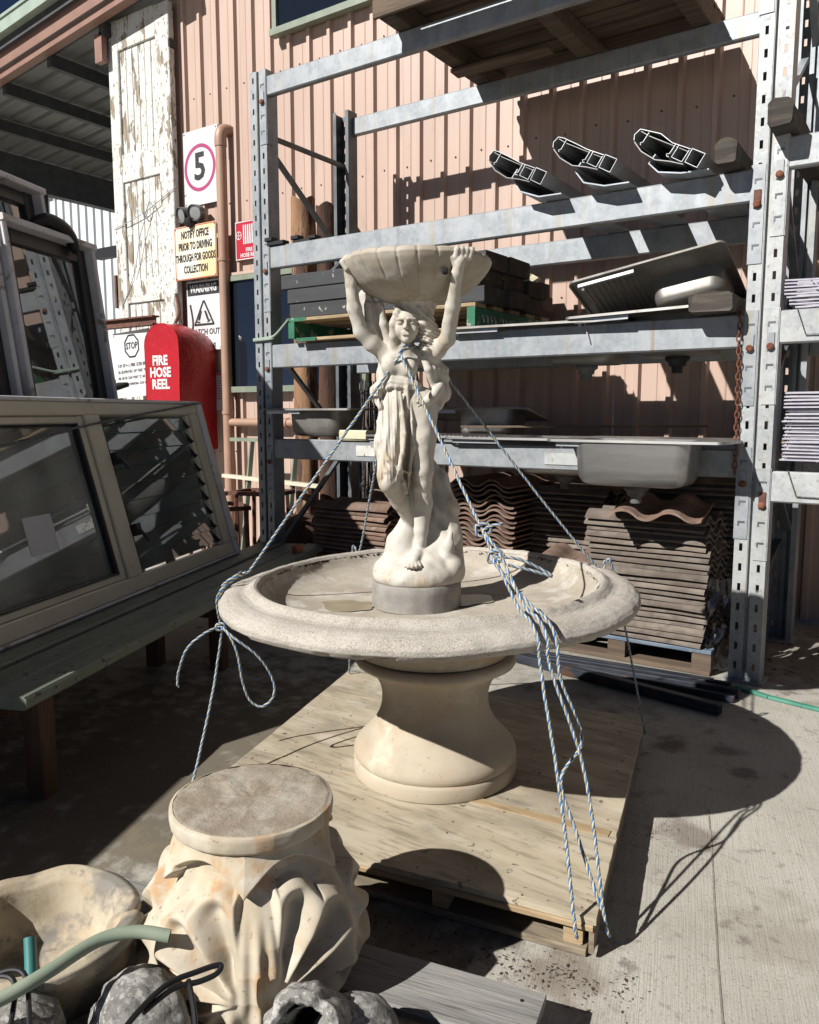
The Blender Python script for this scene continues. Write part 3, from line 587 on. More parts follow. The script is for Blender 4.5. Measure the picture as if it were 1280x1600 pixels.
# twin flood light above the notice board
t = thing('security_light', 'twin grey flood lamp under the number sign', 'lamp', (-5.10, 1.3, 3.05))
p = MB(); p.lathe([(.05,0),(.05,.03),(.03,.05)], 16, m=Matrix.Translation((-5.10,1.345,3.07)) @ Matrix.Rotation(R(90),4,'X')); p.build('base', 'plastic_grey', t, smooth=True)
for s in (-1, 1):
    mm = Matrix.Translation((-5.11+s*.080,1.25,3.065)) @ Matrix.Rotation(R(90+18),4,'X') @ Matrix.Rotation(R(12*s),4,'Y')
    p = MB(); p.lathe([(.02,-.07),(.045,-.06),(.062,-.02),(.070,.04),(.073,.058),(.068,.060),(.065,.045)], 20, m=mm); h = p.build('lamp_head', 'plastic_grey', t, smooth=True)
    p = MB(); p.lathe([(.001,.048),(.04,.05),(.064,.044),(.05,.02)], 20, m=mm); p.build('lens', 'alum', h, smooth=True)
p = MB(); p.lathe([(.03,-.03),(.05,-.02),(.055,.01),(.04,.05),(.01,.06)], 16, m=Matrix.Translation((-5.10,1.235,2.985)) @ Matrix.Rotation(R(110),4,'X')); p.build('sensor', 'black', t, smooth=True)

# ------------------------------------------------------------------ hose reel cover
fh = thing('hose_reel_cover', 'shiny red arched vinyl cover lettered FIRE HOSE REEL', 'cover', (-5.16, 1.1, 1.0))
x0, x1, yf, yb, zb, zt = -5.40, -4.935, .90, 1.33, .92, 2.05
p = MB(); n = 14; xc = (x0+x1)/2; hw = (x1-x0)/2; rings = []
for j in range(9):
    v = j/8; y = yf+(yb-yf)*v; bul = .018*math.sin(v*math.pi); dz = -.03*v - .05*max(0, v-.5)
    pr = [(x0-bul, zb)] + [(x0-bul-.006*math.sin(i*1.3+j), zb+(zt-hw*.80-zb)*i/5) for i in range(1, 5)]
    pr += [(xc-(hw+bul)*math.cos(math.pi*i/n), zt-hw*.80+dz+(hw*.80+bul)*math.sin(math.pi*i/n)) for i in range(n+1)]
    pr += [(x1+bul+.006*math.sin(i*1.9+j), zb+(zt-hw*.80-zb)*i/5) for i in range(4, 0, -1)] + [(x1+bul, zb)]
    rings.append([(x, y+rnd.uniform(-.003,.003), z) for x, z in pr])
k = len(rings[0]); vs = [v for r in rings for v in r]
fs = [(j*k+i, j*k+i+1, (j+1)*k+i+1, (j+1)*k+i) for j in range(8) for i in range(k-1)]
p.add(vs, fs); p.build('side_skin', 'red', fh, smooth=True, angle=50)
p = MB(); p.add([(x, yf-.001, z) for x, y, z in rings[0]], [tuple(range(k))]); p.build('front_panel', 'red', fh)
p = MB(); p.tube([(x, yf+.002, z) for x, y, z in rings[0]], .006, 6); p.build('piping', 'red', fh, smooth=True)
for i, s in enumerate(('FIRE', 'HOSE', 'REEL')): lettering(s, .118, facing(xc-.02, yf-.004, 1.722-i*.106), 'white', fh, sx=.98, bold=.005)

# ------------------------------------------------------------------ steel pallet rack
rack = thing('pallet_rack', 'galvanised steel pallet rack standing in front of the pink wall', 'rack', (-1.5, .4, 0))
def upright(xc, yf, zt, flip, mat, z0=0.0):
    # slotted channel, open to the inside; real slots in both front strips
    m = MB(); w = .07; t = .003; g = .011; sgn = 1 if not flip else -1
    def yy(a, b): return (yf+a, yf+b) if sgn > 0 else (yf-b, yf-a)
    for s in (-1, 1):
        a, b = (xc-w, xc-g) if s < 0 else (xc+g, xc+w)
        c = (a+b)/2; sw = .0072
        m.box(a, c-sw, *yy(0, t), z0, zt); m.box(c+sw, b, *yy(0, t), z0, zt)
        z = z0; k = 0
        while z < zt:
            top = min(z+.058, zt); m.box(c-sw, c+sw, *yy(0.0002, t-.0002), z, top); z += .0935
        e = xc-w if s < 0 else xc+w
        m.box(e if s < 0 else e-t, e+t if s < 0 else e, *yy(t, .10), z0, zt)
        f = xc-g if s < 0 else xc+g
        m.box(f if s < 0 else f-t, f+t if s < 0 else f, *yy(t, .022), z0, zt)
        # rear return lips
        m.box(e if s < 0 else e-.028, e+.028 if s < 0 else e, *yy(.10, .103), z0, zt)
    m.box(xc-g, xc+g, *yy(.022, .025), z0, zt)
    return m.build('upright', mat, rack)
XL, XR = -3.01, .055
UPR = {}
UPR['LF'] = upright(XL, 0, 3.40, False, 'galv'); UPR['RF'] = upright(XR, 0, 4.6, False, 'galv_light')
UPR['LB'] = upright(XL, .93, 3.40, True, 'zinc_dark'); UPR['RB'] = upright(XR, .93, 4.6, True, 'galv'); 
upright(3.15, 0, 4.6, False, 'galv_light'); upright(3.15, .93, 4.6, True, 'galv')
for (xc, yc) in ((XL,.05), (XR,.05), (XL,.88), (XR,.88)):
    p = MB(); p.box(xc-.09, xc+.09, yc-.075, yc+.075, .001, .009); p.build('foot_plate', 'galv_light', rack)
def brace(x, ya, za, yb, zb2, mat='zinc_dark'):
    p = MB(); p.bar((x, ya, za), (x, yb, zb2), .035, .022); o = p.build('brace', mat, rack)
zz = [(.09,3.02,.84,3.02), (.09,2.98,.84,2.42), (.84,2.38,.09,1.78), (.09,1.72,.84,1.06), (.84,1.0,.09,.34)]
for i, (a, b, c, d_) in enumerate(zz): brace(XL+.02*(-1)**i, a, b, c, d_, 'zinc_dark')
for i, (a, b, c, d_) in enumerate([(.09,3.85,.84,3.10), (.84,3.04,.09,2.50), (.09,2.42,.84,1.72), (.84,1.66,.09,1.18), (.09,1.1,.84,.62), (.84,.56,.09,.30)]): brace(XR+.024*(-1)**i, a, b, c, d_, 'galv' if i == 1 else 'zinc_dark')
def beam(xa, xb, yf, z0, z1, mat, ends, sgn=1):
    h = z1-z0; m = MB()
    m.cbox(xa+.001, xb-.001, yf+.004, yf+.052, z0, z1, .007)
    b = m.build('beam', mat, rack)
    for (x, side) in ends:          # side -1: the plate sits left of x (post is on the right for +1)
        c = MB(); a0, a1 = (x, x+.056) if side > 0 else (x-.056, x)
        ft = -.0045; zb = z1-.41; zt = z1+.012
        cx = (a0+a1)/2
        c.box(a0, a1, yf+ft, yf+ft+.0035, zb, zt)
        e = a0 if side > 0 else a1
        c.box(e-.004, e+.004, yf+ft+.0036, yf+.055, zb, zt)
        cn = c.build('connector', mat, b)
        k = MB()
        for zq in (z1-.05, z1-.235, z1-.33):
            k.box(cx-.015, cx+.015, yf+ft-.0022, yf+ft-.0004, zq-.004, zq+.004); k.box(cx-.015, cx-.009, yf+ft-.0022, yf+ft-.0004, zq-.018, zq-.004)
        k.build('tab', 'zinc_dark', cn)
        k = MB(); k.box(cx-.015, cx+.015, yf+ft-.006, yf+ft-.0004, z1-.172, z1-.095); k.build('safety_clip', 'rust_dark' if rnd.random() < .25 else 'galv', cn)
        k = MB(); k.lathe([(.016,0),(.016,.007),(.010,.011),(.002,.012)], 10, m=Matrix.Translation((cx, yf+ft-.007, z1-.155)) @ Matrix.Rotation(R(90),4,'X')); k.build('bolt', 'rust', cn)
    return b
LV = [(.955,1.085), (1.545,1.695), (2.178,2.318), (3.238,3.358)]
B4 = []
for z0, z1 in LV:
    B4.append(beam(-2.94, -.015, 0, z0, z1, 'galv', [(-2.938,-1), (-.017,1)]))
for z0, z1 in LV: beam(-2.94, -.015, .876, z0, z1, 'galv', [])
for z0, z1 in ((.852,.992), (1.556,1.70), (2.297,2.428), (3.5,3.64)):
    beam(.127, 3.08, 0, z0, z1, 'galv_light', [(.125,-1)]); beam(.127, 3.08, .876, z0, z1, 'galv_light', [])
p = MB(); p.box(-2.24, -2.02, -.0012, .0034, .992, 1.055); p.build('label_remnant', 'peeling', B4[0])
p = MB(); p.box(-.98, -.735, -.0012, .0034, .985, 1.045); p.build('label_remnant', 'galv_light', B4[0])

# ------------------------------------------------------------------ bench, windows and frames on the left
BMX = Matrix.Translation((-1.50, -2.575, 0)) @ Matrix.Rotation(R(22.64), 4, 'Z')      # local x towards the fountain, y away along the bench
bench = thing('plank_bench', 'long low sage green plank bench carrying the cream window', 'bench', mat4=BMX)
for i, (a, b) in enumerate(((-.128, 0), (-.270, -.138), (-.455, -.300))):
    p = MB(); p.cbox(a, b, -.02+.012*i, 2.95, .342, .385-.003*(i == 1), .008); p.build('seat_plank', 'bench', bench, world=False)
for y in (.08, 1.42, 2.75):
    p = MB(); p.cbox(-.10, -.03, y, y+.075, 0, .341, .006); p.build('leg', 'leg_wood', bench, world=False)
    p = MB(); p.cbox(-.44, -.37, y, y+.075, 0, .341, .006); p.build('leg', 'leg_wood', bench, world=False)
    p = MB(); p.box(-.37, -.10, y+.015, y+.06, .26, .33); p.build('cross_rail', 'leg_wood', bench, world=False)
p = MB(); p.tube(cr([(-.20,.03,.34),(-.22,.0,.2),(-.25,-.03,.05),(-.29,-.05,.02),(-.33,-.05,.03)], 6), .011, 8); p.build('steel_strut', 'zinc_dark', bench, world=False, smooth=True)

wmx = BMX @ Matrix.Translation((-.405, 0, .392)) @ Matrix.Rotation(R(-14.5), 4, 'Y')
win = thing('cream_window_unit', 'cream aluminium window with a louvre half leaning on the bench', 'window', mat4=wmx)
H = .955; E0 = -.35; E1 = 2.43
def wb(name, mat, x0, x1, y0, y1, z0, z1, parent=win, c=.005):
    p = MB(); p.cbox(x0, x1, y0, y1, z0, z1, c); return p.build(name, mat, parent, world=False)
sub = Matrix()
wb('bottom_rail', 'cream', -.075, 0, E0, E1, .012, .085); wb('top_rail', 'cream', -.075, 0, E0, E1, H-.075, H-.012)
wb('mullion', 'cream', -.074, .001, 1.285, 1.405, .086, H-.076); wb('jamb', 'cream', -.074, -.001, 2.335, E1-.001, .086, H-.076); wb('jamb', 'cream', -.074, -.001, E0, E0+.05, .086, H-.076)
wb('timber_reveal', 'lilac', -.13, .012, E1+.001, 2.50, 0, H); wb('timber_reveal', 'lilac', -.13, .008, E0, E1, H-.011, H+.006); wb('timber_reveal', 'lilac', -.13, .010, E0, E1, -.002, .011)
sash = wb('sash_stile', 'cream', -.06, -.012, 1.235, 1.283, .088, H-.078)
wb('sash_rail', 'cream', -.058, -.014, E0+.05, 1.234, .086, .118); wb('sash_rail', 'cream', -.058, -.014, E0+.05, 1.234, H-.112, H-.077)
wb('gasket', 'black', -.05, -.008, 1.214, 1.234, .119, H-.113); wb('gasket', 'black', -.05, -.010, E0+.05, 1.213, .119, .127); wb('gasket', 'black', -.05, -.010, E0+.05, 1.213, H-.120, H-.113)
p = MB(); p.box(-.042, -.036, E0+.05, 1.213, .127, H-.12); p.build('pane', 'clear', win, world=False)
p = MB(); p.box(-.0355, -.0345, .72, .90, .30, .46, Matrix.Translation((0,0,0))); p.build('sticker', 'paper', win, world=False)
wb('back_stile', 'lilac', -.16, -.125, .36, .47, .02, H-.02); wb('back_stile', 'lilac', -.16, -.125, 1.9, 1.96, .02, H-.02)
wb('louvre_channel', 'black', -.07, -.004, 1.406, 1.422, .088, H-.078); wb('louvre_channel', 'cream', -.07, -.012, 2.30, 2.334, .088, H-.078)
n = 9
for i in range(n):
    z = .145+i*(H-.26)/(n-1)
    mm = Matrix.Translation((-.035, 0, z)) @ Matrix.Rotation(R(62), 4, 'Y')
    mb_ = Matrix.Translation((-.035, 0, z)) @ Matrix.Rotation(R(83), 4, 'Y')
    p = MB(); p.box(-.046, .046, 1.425, 2.296, -.0025, .0025, mb_); p.build('louvre_blade', 'louvreglass', win, world=False)
    p = MB(); p.box(-.056, .056, 1.4255, 2.2955, -.0030, -.0026, mb_ @ Matrix.Translation((.045,0,.006)) @ Matrix.Diagonal((.03,1,2.2,1))); p.build('blade_edge', 'hose_teal', win, world=False)
    p = MB(); p.box(-.045, .045, 2.297, 2.312, -.010, .010, mm); p.build('blade_clip', 'black', win, world=False)
for z in (.30, .66):
    p = MB(); p.box(-.01, .03, 1.41, 1.45, z-.03, z+.03); p.bar((.03,1.43,z),(.06,1.44,z-.07),.014,.014); p.build('louvre_handle', 'black', win, world=False)

def leaning_frame(name, label, y0, y1, top, p_bot, lean, depth, fw, mat, glass, bars=()):
    mm = BMX @ Matrix.Translation((p_bot, 0, 0)) @ Matrix.Rotation(R(-lean), 4, 'Y')
    t = thing(name, label, 'window frame', mat4=mm)
    def b(nm, mt, x0, x1, ya, yb, za, zb): p = MB(); p.cbox(x0, x1, ya, yb, za, zb, .005); return p.build(nm, mt, t, world=False)
    b('jamb', mat, -depth, 0, y0, y0+.032, 0, top-.034); b('jamb', mat, -depth, 0, y1-.032, y1, 0, top-.034); b('head', mat, -depth-.012, .012, y0-.006, y1+.006, top-.033, top); b('sill', mat, -depth, .02, y0+.033, y1-.033, .01, .05)
    f = .075
    b('sash_stile', 'alum_dark', -depth*.75, -depth*.35, y0+.034, y0+.034+f, .052, top-.036); b('sash_stile', 'alum_dark', -depth*.75, -depth*.35, y1-.034-f, y1-.034, .052, top-.036)
    b('sash_rail', 'alum_dark', -depth*.74, -depth*.36, y0+.036+f, y1-.036-f, top-.036-f, top-.037); b('sash_rail', 'alum_dark', -depth*.74, -depth*.36, y0+.036+f, y1-.036-f, .053, .053+f)
    p = MB(); p.box(-depth*.56, -depth*.52, y0+.036+f, y1-.036-f, .055+f, top-.038-f); p.build('pane', glass, t, world=False)
    return t
leaning_frame('leaning_glazed_frame', 'tall pale grey timber frame with dark glass leaning foremost on the left', 1.44, 2.21, 2.235, -.84, 7.3, .14, .06, 'lilac', 'tint')
leaning_frame('leaning_glazed_frame', 'taller pale frame with dark glass leaning behind the foremost frame', 1.22, 2.09, 2.53, -1.03, 7.3, .15, .06, 'lilac', 'tint')
leaning_frame('leaning_glazed_frame', 'pale grey frame leaning nearest the left edge of the picture', .98, 1.42, 2.10, -.87, 7.3, .11, .06, 'lilac', 'tint')
leaning_frame('leaning_glazed_frame', 'dark glazed frame leaning at the very back of the stack', .8, 2.0, 2.38, -1.24, 7.3, .12, .06, 'lilac', 'tint')
leaning_frame('leaning_glazed_frame', 'unseen pale frame added beyond the left edge to shade the bench ground', -.35, .96, 1.62, -.86, 7.3, .12, .06, 'lilac', 'tint')  # unseen frame added to carry on the stack and shade the ground
p = MB(); p.box(-1.02, -.99, -1.9, .97, .02, 1.45)  # unseen board added to keep the sun off the ground under the bench
t = thing('shade_board', 'unseen board added behind the frames to shade the ground under the bench', 'board', mat4=BMX); p.build('board', 'pallet_wood', t, world=False)
# black shade cloth bundle lying over the frames
t = thing('black_cloth_bundle', 'black cloth bundle draped between the two leaning frames', 'cloth', mat4=BMX @ Matrix.Translation((-1.17, 1.72, 2.235)))
p = MB(); pts = cr([(-.02,.02,.0),(.0,.12,.035),(.015,.22,.02),(.03,.29,-.03),(.04,.33,-.10)], 8); p.tube(pts, [.008+.040*math.sin(math.pi*min(1,(i+1)/len(pts)))**.7 for i in range(len(pts))], 10); p.build('cloth', 'black', t, world=False, smooth=True)

# odds and ends under the canopy
t = thing('rusty_steel_beam', 'rusty brown steel beam lying level beside the peeling door', 'beam', (-5.9, 1.0, 2.05))
p = MB(); p.box(-6.6, -5.35, .96, 1.04, 2.06, 2.074); p.box(-6.6, -5.35, .995, 1.005, 2.075, 2.13); p.box(-6.6, -5.35, .96, 1.04, 2.131, 2.145); p.build('beam', 'rust_dark', t)
for x in (-6.55, -5.40):
    p = MB(); p.box(x, x+.05, .97, 1.03, 0, 2.058); p.build('leg', 'rust_dark', t)
t = thing('steel_strap_offcut', 'curled rusty steel strap beside the peeling door edge', 'strap', (-5.3, 1.15, 2.1))
p = MB(); p.tube(cr([(-5.30,1.20,2.36),(-5.27,1.20,2.18),(-5.33,1.18,2.06),(-5.42,1.16,1.98),(-5.30,1.18,2.08),(-5.24,1.18,1.98)],8), .013, 6); p.build('strap', 'rust_dark', t, smooth=True)
for (x, z, lab) in ((-6.38, 1.6, 'black drum standing left of the stop board'), (-6.75, 1.9, 'dark steel post standing under the canopy beside the white shed')):
    t = thing('dark_drum' if z < 1.7 else 'dark_post', lab, 'drum' if z < 1.7 else 'post', (x, 1.6, 0))
    p = MB()
    if z < 1.7: p.lathe([(.27,0),(.27,.02),(.26,.03),(.26,.5),(.272,.52),(.26,.54),(.26,1.0),(.272,1.02),(.26,1.04),(.26,z-.03),(.272,z-.02),(.272,z),(.24,z-.01)], 28, (x,1.6,0)); p.build('shell', 'black', t, smooth=True)
    else:
        p.box(x-.05,x+.05,1.7,1.8,0,3.1); p.build('post','black',t); p = MB(); p.box(x-.5,x-.05,1.71,1.79,2.95,3.06); p.build('arm','black',t)
t = thing('terracotta_pot_stack', 'brown pots with a black lid beside the leaning frames', 'pots', mat4=BMX @ Matrix.Translation((-1.35, 2.62, 0)))
p = MB(); p.lathe([(.12,0),(.17,.55),(.18,.6),(.19,1.32),(.165,1.34)], 24); p.build('pot', 'rust_dark', t, world=False, smooth=True)
p = MB(); p.bar((-.06,-.1,1.36),(.04,.14,1.44),.12,.03,c=.01); p.build('lid', 'black', t, world=False)

# green trestle and rusty frames behind the bench end
t = thing('green_trestle', 'green steel trestle standing behind the left rack post', 'trestle', (-3.9, .95, 0))
for x in (-4.15, -3.65):
    p = MB(); p.bar((x,.85,0),(x+.05,.95,1.02),.035,.035); p.build('leg', 'green_frame', t)
p = MB(); p.bar((-4.35,.95,1.03),(-3.4,.95,1.03),.04,.03); p.build('top_rail', 'green_frame', t)
p = MB(); p.bar((-4.4,.9,.72),(-3.3,.9,.68),.05,.03); p.build('shelf_rail', 'cream', t)
for i, (x, y, h, a) in enumerate(((-4.1,.35,.62,4), (-3.75,.3,.55,-6), (-3.5,.45,.66,3))):
    t = thing('rusty_table_frame', ('low rusty table frame nearest the hose cover', 'dark rusty table frame between two others behind the bench', 'dark rusty table frame nearest the left rack post')[i], 'table frame', (x, y, 0), R(a*5))
    for sx in (-.16, .16):
        for sy in (-.14, .14): p = MB(); p.bar((sx,sy,0),(sx*.9,sy*.9,h),.025,.025); p.build('leg', 'rust_dark', t, world=False)
    p = MB(); p.bar((-.2,-.14,h),(.2,-.14,h),.03,.03); p.bar((-.2,.14,h),(.2,.14,h),.03,.03); p.bar((-.19,-.12,h),(-.19,.12,h),.03,.03); p.bar((.19,-.12,h),(.19,.12,h),.03,.03); p.build('top_frame', 'rust_dark', t, world=False)
t = thing('red_bottle_cap', 'small red plastic cap on the far end of the bench', 'cap', mat4=BMX @ Matrix.Translation((-.07, 2.62, .386)))
p = MB(); p.lathe([(.034,0),(.036,.03),(.033,.042),(.02,.045),(.018,.03)], 16); p.build('cap', 'orange_edge', t, world=False, smooth=True)

# logs and wire rolls between rack and wall
def log(x, y, r, z1, mat, label, seed):
    t = thing('timber_log', label, 'log', (x, y, 0))
    p = MB(); prof = [(r*(1+.10*noise.noise(Vector((i*.7, seed, 0)))), z1*i/26) for i in range(27)]
    def fn(rr, z, a, i): return rr*(1+.09*noise.noise(Vector((math.cos(a)*1.6+seed, math.sin(a)*1.6, z*2.2)))+.05*noise.noise(Vector((math.cos(a)*5+seed, math.sin(a)*5, z*6)))), z+(.02*math.sin(a*3+seed) if i == 26 else 0)
    p.lathe(prof, 22, fn=fn); p.build('trunk', mat, t, world=False, smooth=True, angle=60)
log(-3.66, 1.14, .095, 2.95, 'log', 'orange brown log with peeling bark standing between rack and wall', 1.3)
log(-3.40, 1.13, .085, 2.86, 'bark', 'darker barky log right of the orange one', 4.2)
for k, (x, y, h, lab) in enumerate(((-3.16, 1.12, 1.62, 'upright roll of dark wire right of the logs'), (-2.98, 1.14, 1.5, 'thinner upright roll of dark wire nearest the statue'))):
    t = thing('wire_roll', lab, 'wire roll', (x, y, 0)); p = MB()
    for i in range(34):
        a = rnd.uniform(0, 6.28); r = rnd.uniform(.04, .085)
        p.tube([(r*math.cos(a)+rnd.uniform(-.006,.006), r*math.sin(a)+rnd.uniform(-.006,.006), z) for z in [h*j/7 for j in range(8)]], .0035, 4)
    for z in (.3, .7, 1.1, 1.42): p.tube([(.088*math.cos(6.283*j/16), .088*math.sin(6.283*j/16), z+.01*math.sin(j)) for j in range(16)], .004, 4, closed=True)
    o = p.build('wire', 'blackwire', t, world=False); o['kind'] = 'stuff'
t = thing('bark_debris_sack', 'dark mound of bark and offcuts on the ground behind the left post', 'debris', (-3.35, .75, 0))
p = MB(); p.lathe([(.40,0),(.38,.15),(.30,.32),(.16,.44),(.03,.48)], 26, fn=lambda r, z, a, i: (r*(1+.35*noise.noise(Vector((math.cos(a)*2, math.sin(a)*2, z*6)))), z)); p.build('mound', 'bark', t, world=False)

# ------------------------------------------------------------------ things on the rack
def tile_mesh(mat, seed):
    m = MB(); nx, L, W, th, am = 24, .60, .43, .0115, .021
    pr = []
    for i in range(nx+1):
        u = i/nx; w = math.sin(2*math.pi*(u*2-.1)); w = math.copysign(abs(w)**.75, w)
        pr.append((u*W-W/2, am*w+am))
    ring = [(x, z+th) for x, z in pr] + [(x, z) for x, z in reversed(pr)]
    n = len(ring); ys = [-L/2, -L/4, 0, L/4, L/2]; vs = []
    for y in ys: vs += [(x+.003*noise.noise(Vector((x*20,y*9,seed))), y+(.006*noise.noise(Vector((x*22, y, seed+3))) if abs(y) > .2 else 0), z+.004*noise.noise(Vector((x*9, y*9, seed+z*40)))) for x, z in ring]
    fs = [(j*n+i, j*n+(i+1) % n, (j+1)*n+(i+1) % n, (j+1)*n+i) for j in range(len(ys)-1) for i in range(n)]
    fs += [tuple(range(n-1,-1,-1)), tuple(range((len(ys)-1)*n, len(ys)*n))]
    # nibs under the head end
    m.add(vs, fs); m.box(-.16,-.12,L/2-.05,L/2-.02,-.012,.004); m.box(.06,.10,L/2-.05,L/2-.02,-.012,.004)
    return m.mesh('roof_tile', mat, True, 35)
TM = {k: [tile_mesh(k, s) for s in (1, 5, 9)] for k in ('tile', 'tile_grey')}
def tile_stack(x, y, z, n, rot, kind, where, pitch=.0300, top=None):
    for i in range(n):
        o = bpy.data.objects.new('roof_tile', rnd.choice(TM[kind])); col.objects.link(o)
        rr = rot+rnd.uniform(-1.6, 1.6)+(180 if rnd.random() < .0 else 0)
        o.matrix_basis = Matrix.Translation((x+rnd.uniform(-.014,.014), y+rnd.uniform(-.014,.014), z+i*pitch)) @ Matrix.Rotation(R(rr), 4, 'Z') @ Matrix.Rotation(R(rnd.uniform(-.5,.5)), 4, 'X') @ Matrix.Rotation(R(rnd.uniform(-.5,.5)), 4, 'Y')
        pos = 'lowest' if i == 0 else ('topmost' if i == n-1 else ORD[i]+' from bottom')
        tag(o, 'roof tile, %s of %s' % (pos, where), 'roof tile', 'roof tiles stacked under the rack')
def pallet_low(name, label, x0, x1, y0, y1, zt, mat, front):
    t = thing(name, label, 'pallet', ((x0+x1)/2, (y0+y1)/2, 0))
    for i in range(5):
        a = y0+i*(y1-y0-.12)/4; p = MB(); p.cbox(x0, x1, a, a+.12, zt-.02, zt, .004); p.build('deck_board', front if i == 0 else mat, t)
    for i in range(3):
        a = x0+i*(x1-x0-.09)/2; p = MB(); p.cbox(a, a+.09, y0+.004, y1-.004, .022, zt-.021, .004); p.build('bearer', mat, t)
    for i in range(2):
        a = y0+i*(y1-y0-.12); p = MB(); p.cbox(x0+.003, x1-.003, a+.002, a+.118, .001, .021, .003); p.build('bottom_board', mat, t)
pallet_low('blue_edged_pallet', 'low timber pallet with a faded blue front board under roof tiles', -1.02, -.09, -.02, .80, .125, 'pallet_wood', 'blue_paint')
pallet_low('timber_pallet', 'dark timber pallet under the middle roof tile stacks', -1.85, -1.06, .10, .95, .12, 'pallet_wood', 'pallet_wood')
pallet_low('timber_pallet', 'dark timber pallet under the left roof tile stack', -2.78, -1.98, .10, .90, .12, 'pallet_wood', 'pallet_wood')
tile_stack(-.435, .20, .126, 21, 90, 'tile_grey', 'the tall stack on the blue-edged pallet', .0292)
tile_stack(-2.40, .33, .121, 18, 90, 'tile', 'the left stack beside the rack brace', .0298)
tile_stack(-1.52, .60, .121, 24, 0, 'tile', 'the stack with wavy ends right of the statue')
tile_stack(-.93, .36, .126, 11, 12, 'tile', 'the short stack left of the tall one', .0300)
tile_stack(-.30, .66, .126, 26, 90, 'tile_grey', 'the shaded stack behind the tall one', .0300)
tile_stack(-1.16, .78, .121, 21, 90, 'tile_grey', 'the shaded stack behind the short one', .0320)
for i, (x, y, z, a, tx, lab) in enumerate(((-.38, .10, .765, 8, 3, 'odd roof tile lying crosswise on top of the tall stack'), (-2.35, .62, .70, 30, 24, 'tilted roof tile lying behind the left stack'))):
    o = bpy.data.objects.new('roof_tile', TM['tile'][i]); col.objects.link(o); o.matrix_basis = Matrix.Translation((x, y, z)) @ Matrix.Rotation(R(a), 4, 'Z') @ Matrix.Rotation(R(tx), 4, 'X')
    tag(o, lab, 'roof tile', 'roof tiles stacked under the rack')

# level two: charcoal sleepers on a green-ended pallet
gp = thing('green_ended_pallet', 'timber pallet with chipped green ends under the charcoal sleepers', 'pallet', (-2.05, .4, 1.70))
for i in range(5):
    a = -.06+i*.205
    p = MB(); p.cbox(-2.725, -1.375, a, a+.115, 1.822, 1.843, .003); p.build('deck_board', 'pale_wood', gp)
for i in range(3):
    a = -.055+i*.41
    p = MB(); p.cbox(-2.655, -1.385, a, a+.115, 1.699, 1.719, .003); p.build('bottom_board', 'pale_wood', gp)
for i, x in enumerate((-2.727, -2.07, -1.425)):
    p = MB(); p.cbox(x, x+.05, -.062, .88, 1.7195, 1.8215, .004); p.build('bearer', 'green_paint' if i != 1 else 'pallet_wood', gp)
for x0, x1, z0, z1 in ((-2.735,-2.58,1.8215,1.8445), (-2.66,-2.50,1.698,1.7195)):
    p = MB(); p.box(x0, x1, -.0645, -.0605, z0, z1); p.build('paint_edge', 'green_paint', gp)
p = MB()
for i in range(15):
    if i not in (4, 9): p.box(-1.3748, -1.374, .02+i*.045, .045+i*.045, 1.745, 1.752+rnd.uniform(0,.03)); p.box(-1.3748, -1.374, .02+i*.045, .028+i*.045, 1.745, 1.785)
p.build('stencil_marks', 'white', gp)
def sleeper(x0, x1, y0, y1, z0, z1, lab):
    p = MB(); p.cbox(x0, x1, y0, y1, z0, z1, .006, jit=.0015); p.mi[-1] = 1; p.mi[-2] = 1
    o = p.build('timber_sleeper', ['sleeper', 'sleeper_end']); tag(o, lab, 'sleeper', 'charcoal sleepers stacked on the rack')
nm = ['front', 'middle', 'back']; rw = ['bottom', 'middle', 'top']
nm += ['fourth column', 'rearmost']
for r in range(3):
    for c in range(5):
        if r == 2 and c == 2: continue
        xl = (-2.735, -2.75, -2.81)[r]+rnd.uniform(-.012, .012); xr = (-1.335 if c < 3 else -1.52)+rnd.uniform(-.03, .03)
        sleeper(xl, xr, -.04+c*.258, -.04+c*.258+.250, 1.8445+r*.0905, 1.8445+r*.0905+.088, 'charcoal timber sleeper, %s row, %s of the stack on the green-ended pallet' % (rw[r], nm[c]))
t = thing('foam_scrap', 'torn cream foam scrap lying on the back of the sleeper stack', 'foam', (-1.45, .62, 2.03))
p = MB(); p.lathe([(.09,.0),(.085,.03),(.06,.055),(.02,.06)], 12, (-1.42,.60,2.024), fn=lambda r,z,a,i:(r*(1+.4*noise.noise(Vector((math.cos(a)*2,math.sin(a)*2,z*20)))),z)); p.build('foam', 'foam', t)
t = thing('post_tie_cord', 'pale cord tied around the left rack post to the green pallet', 'cord', (-2.95, -.02, 1.75))
p = MB(); p.tube(cr([(-3.085,-.012,1.735),(-2.94,-.012,1.742),(-2.88,-.014,1.76),(-2.72,-.070,1.835)],8), .008, 6); p.tube(cr([(-3.083,-.014,1.728),(-2.94,-.014,1.732),(-2.91,.0,1.74)],6), .008, 6); p.build('cord', 'gutter', t, smooth=True)

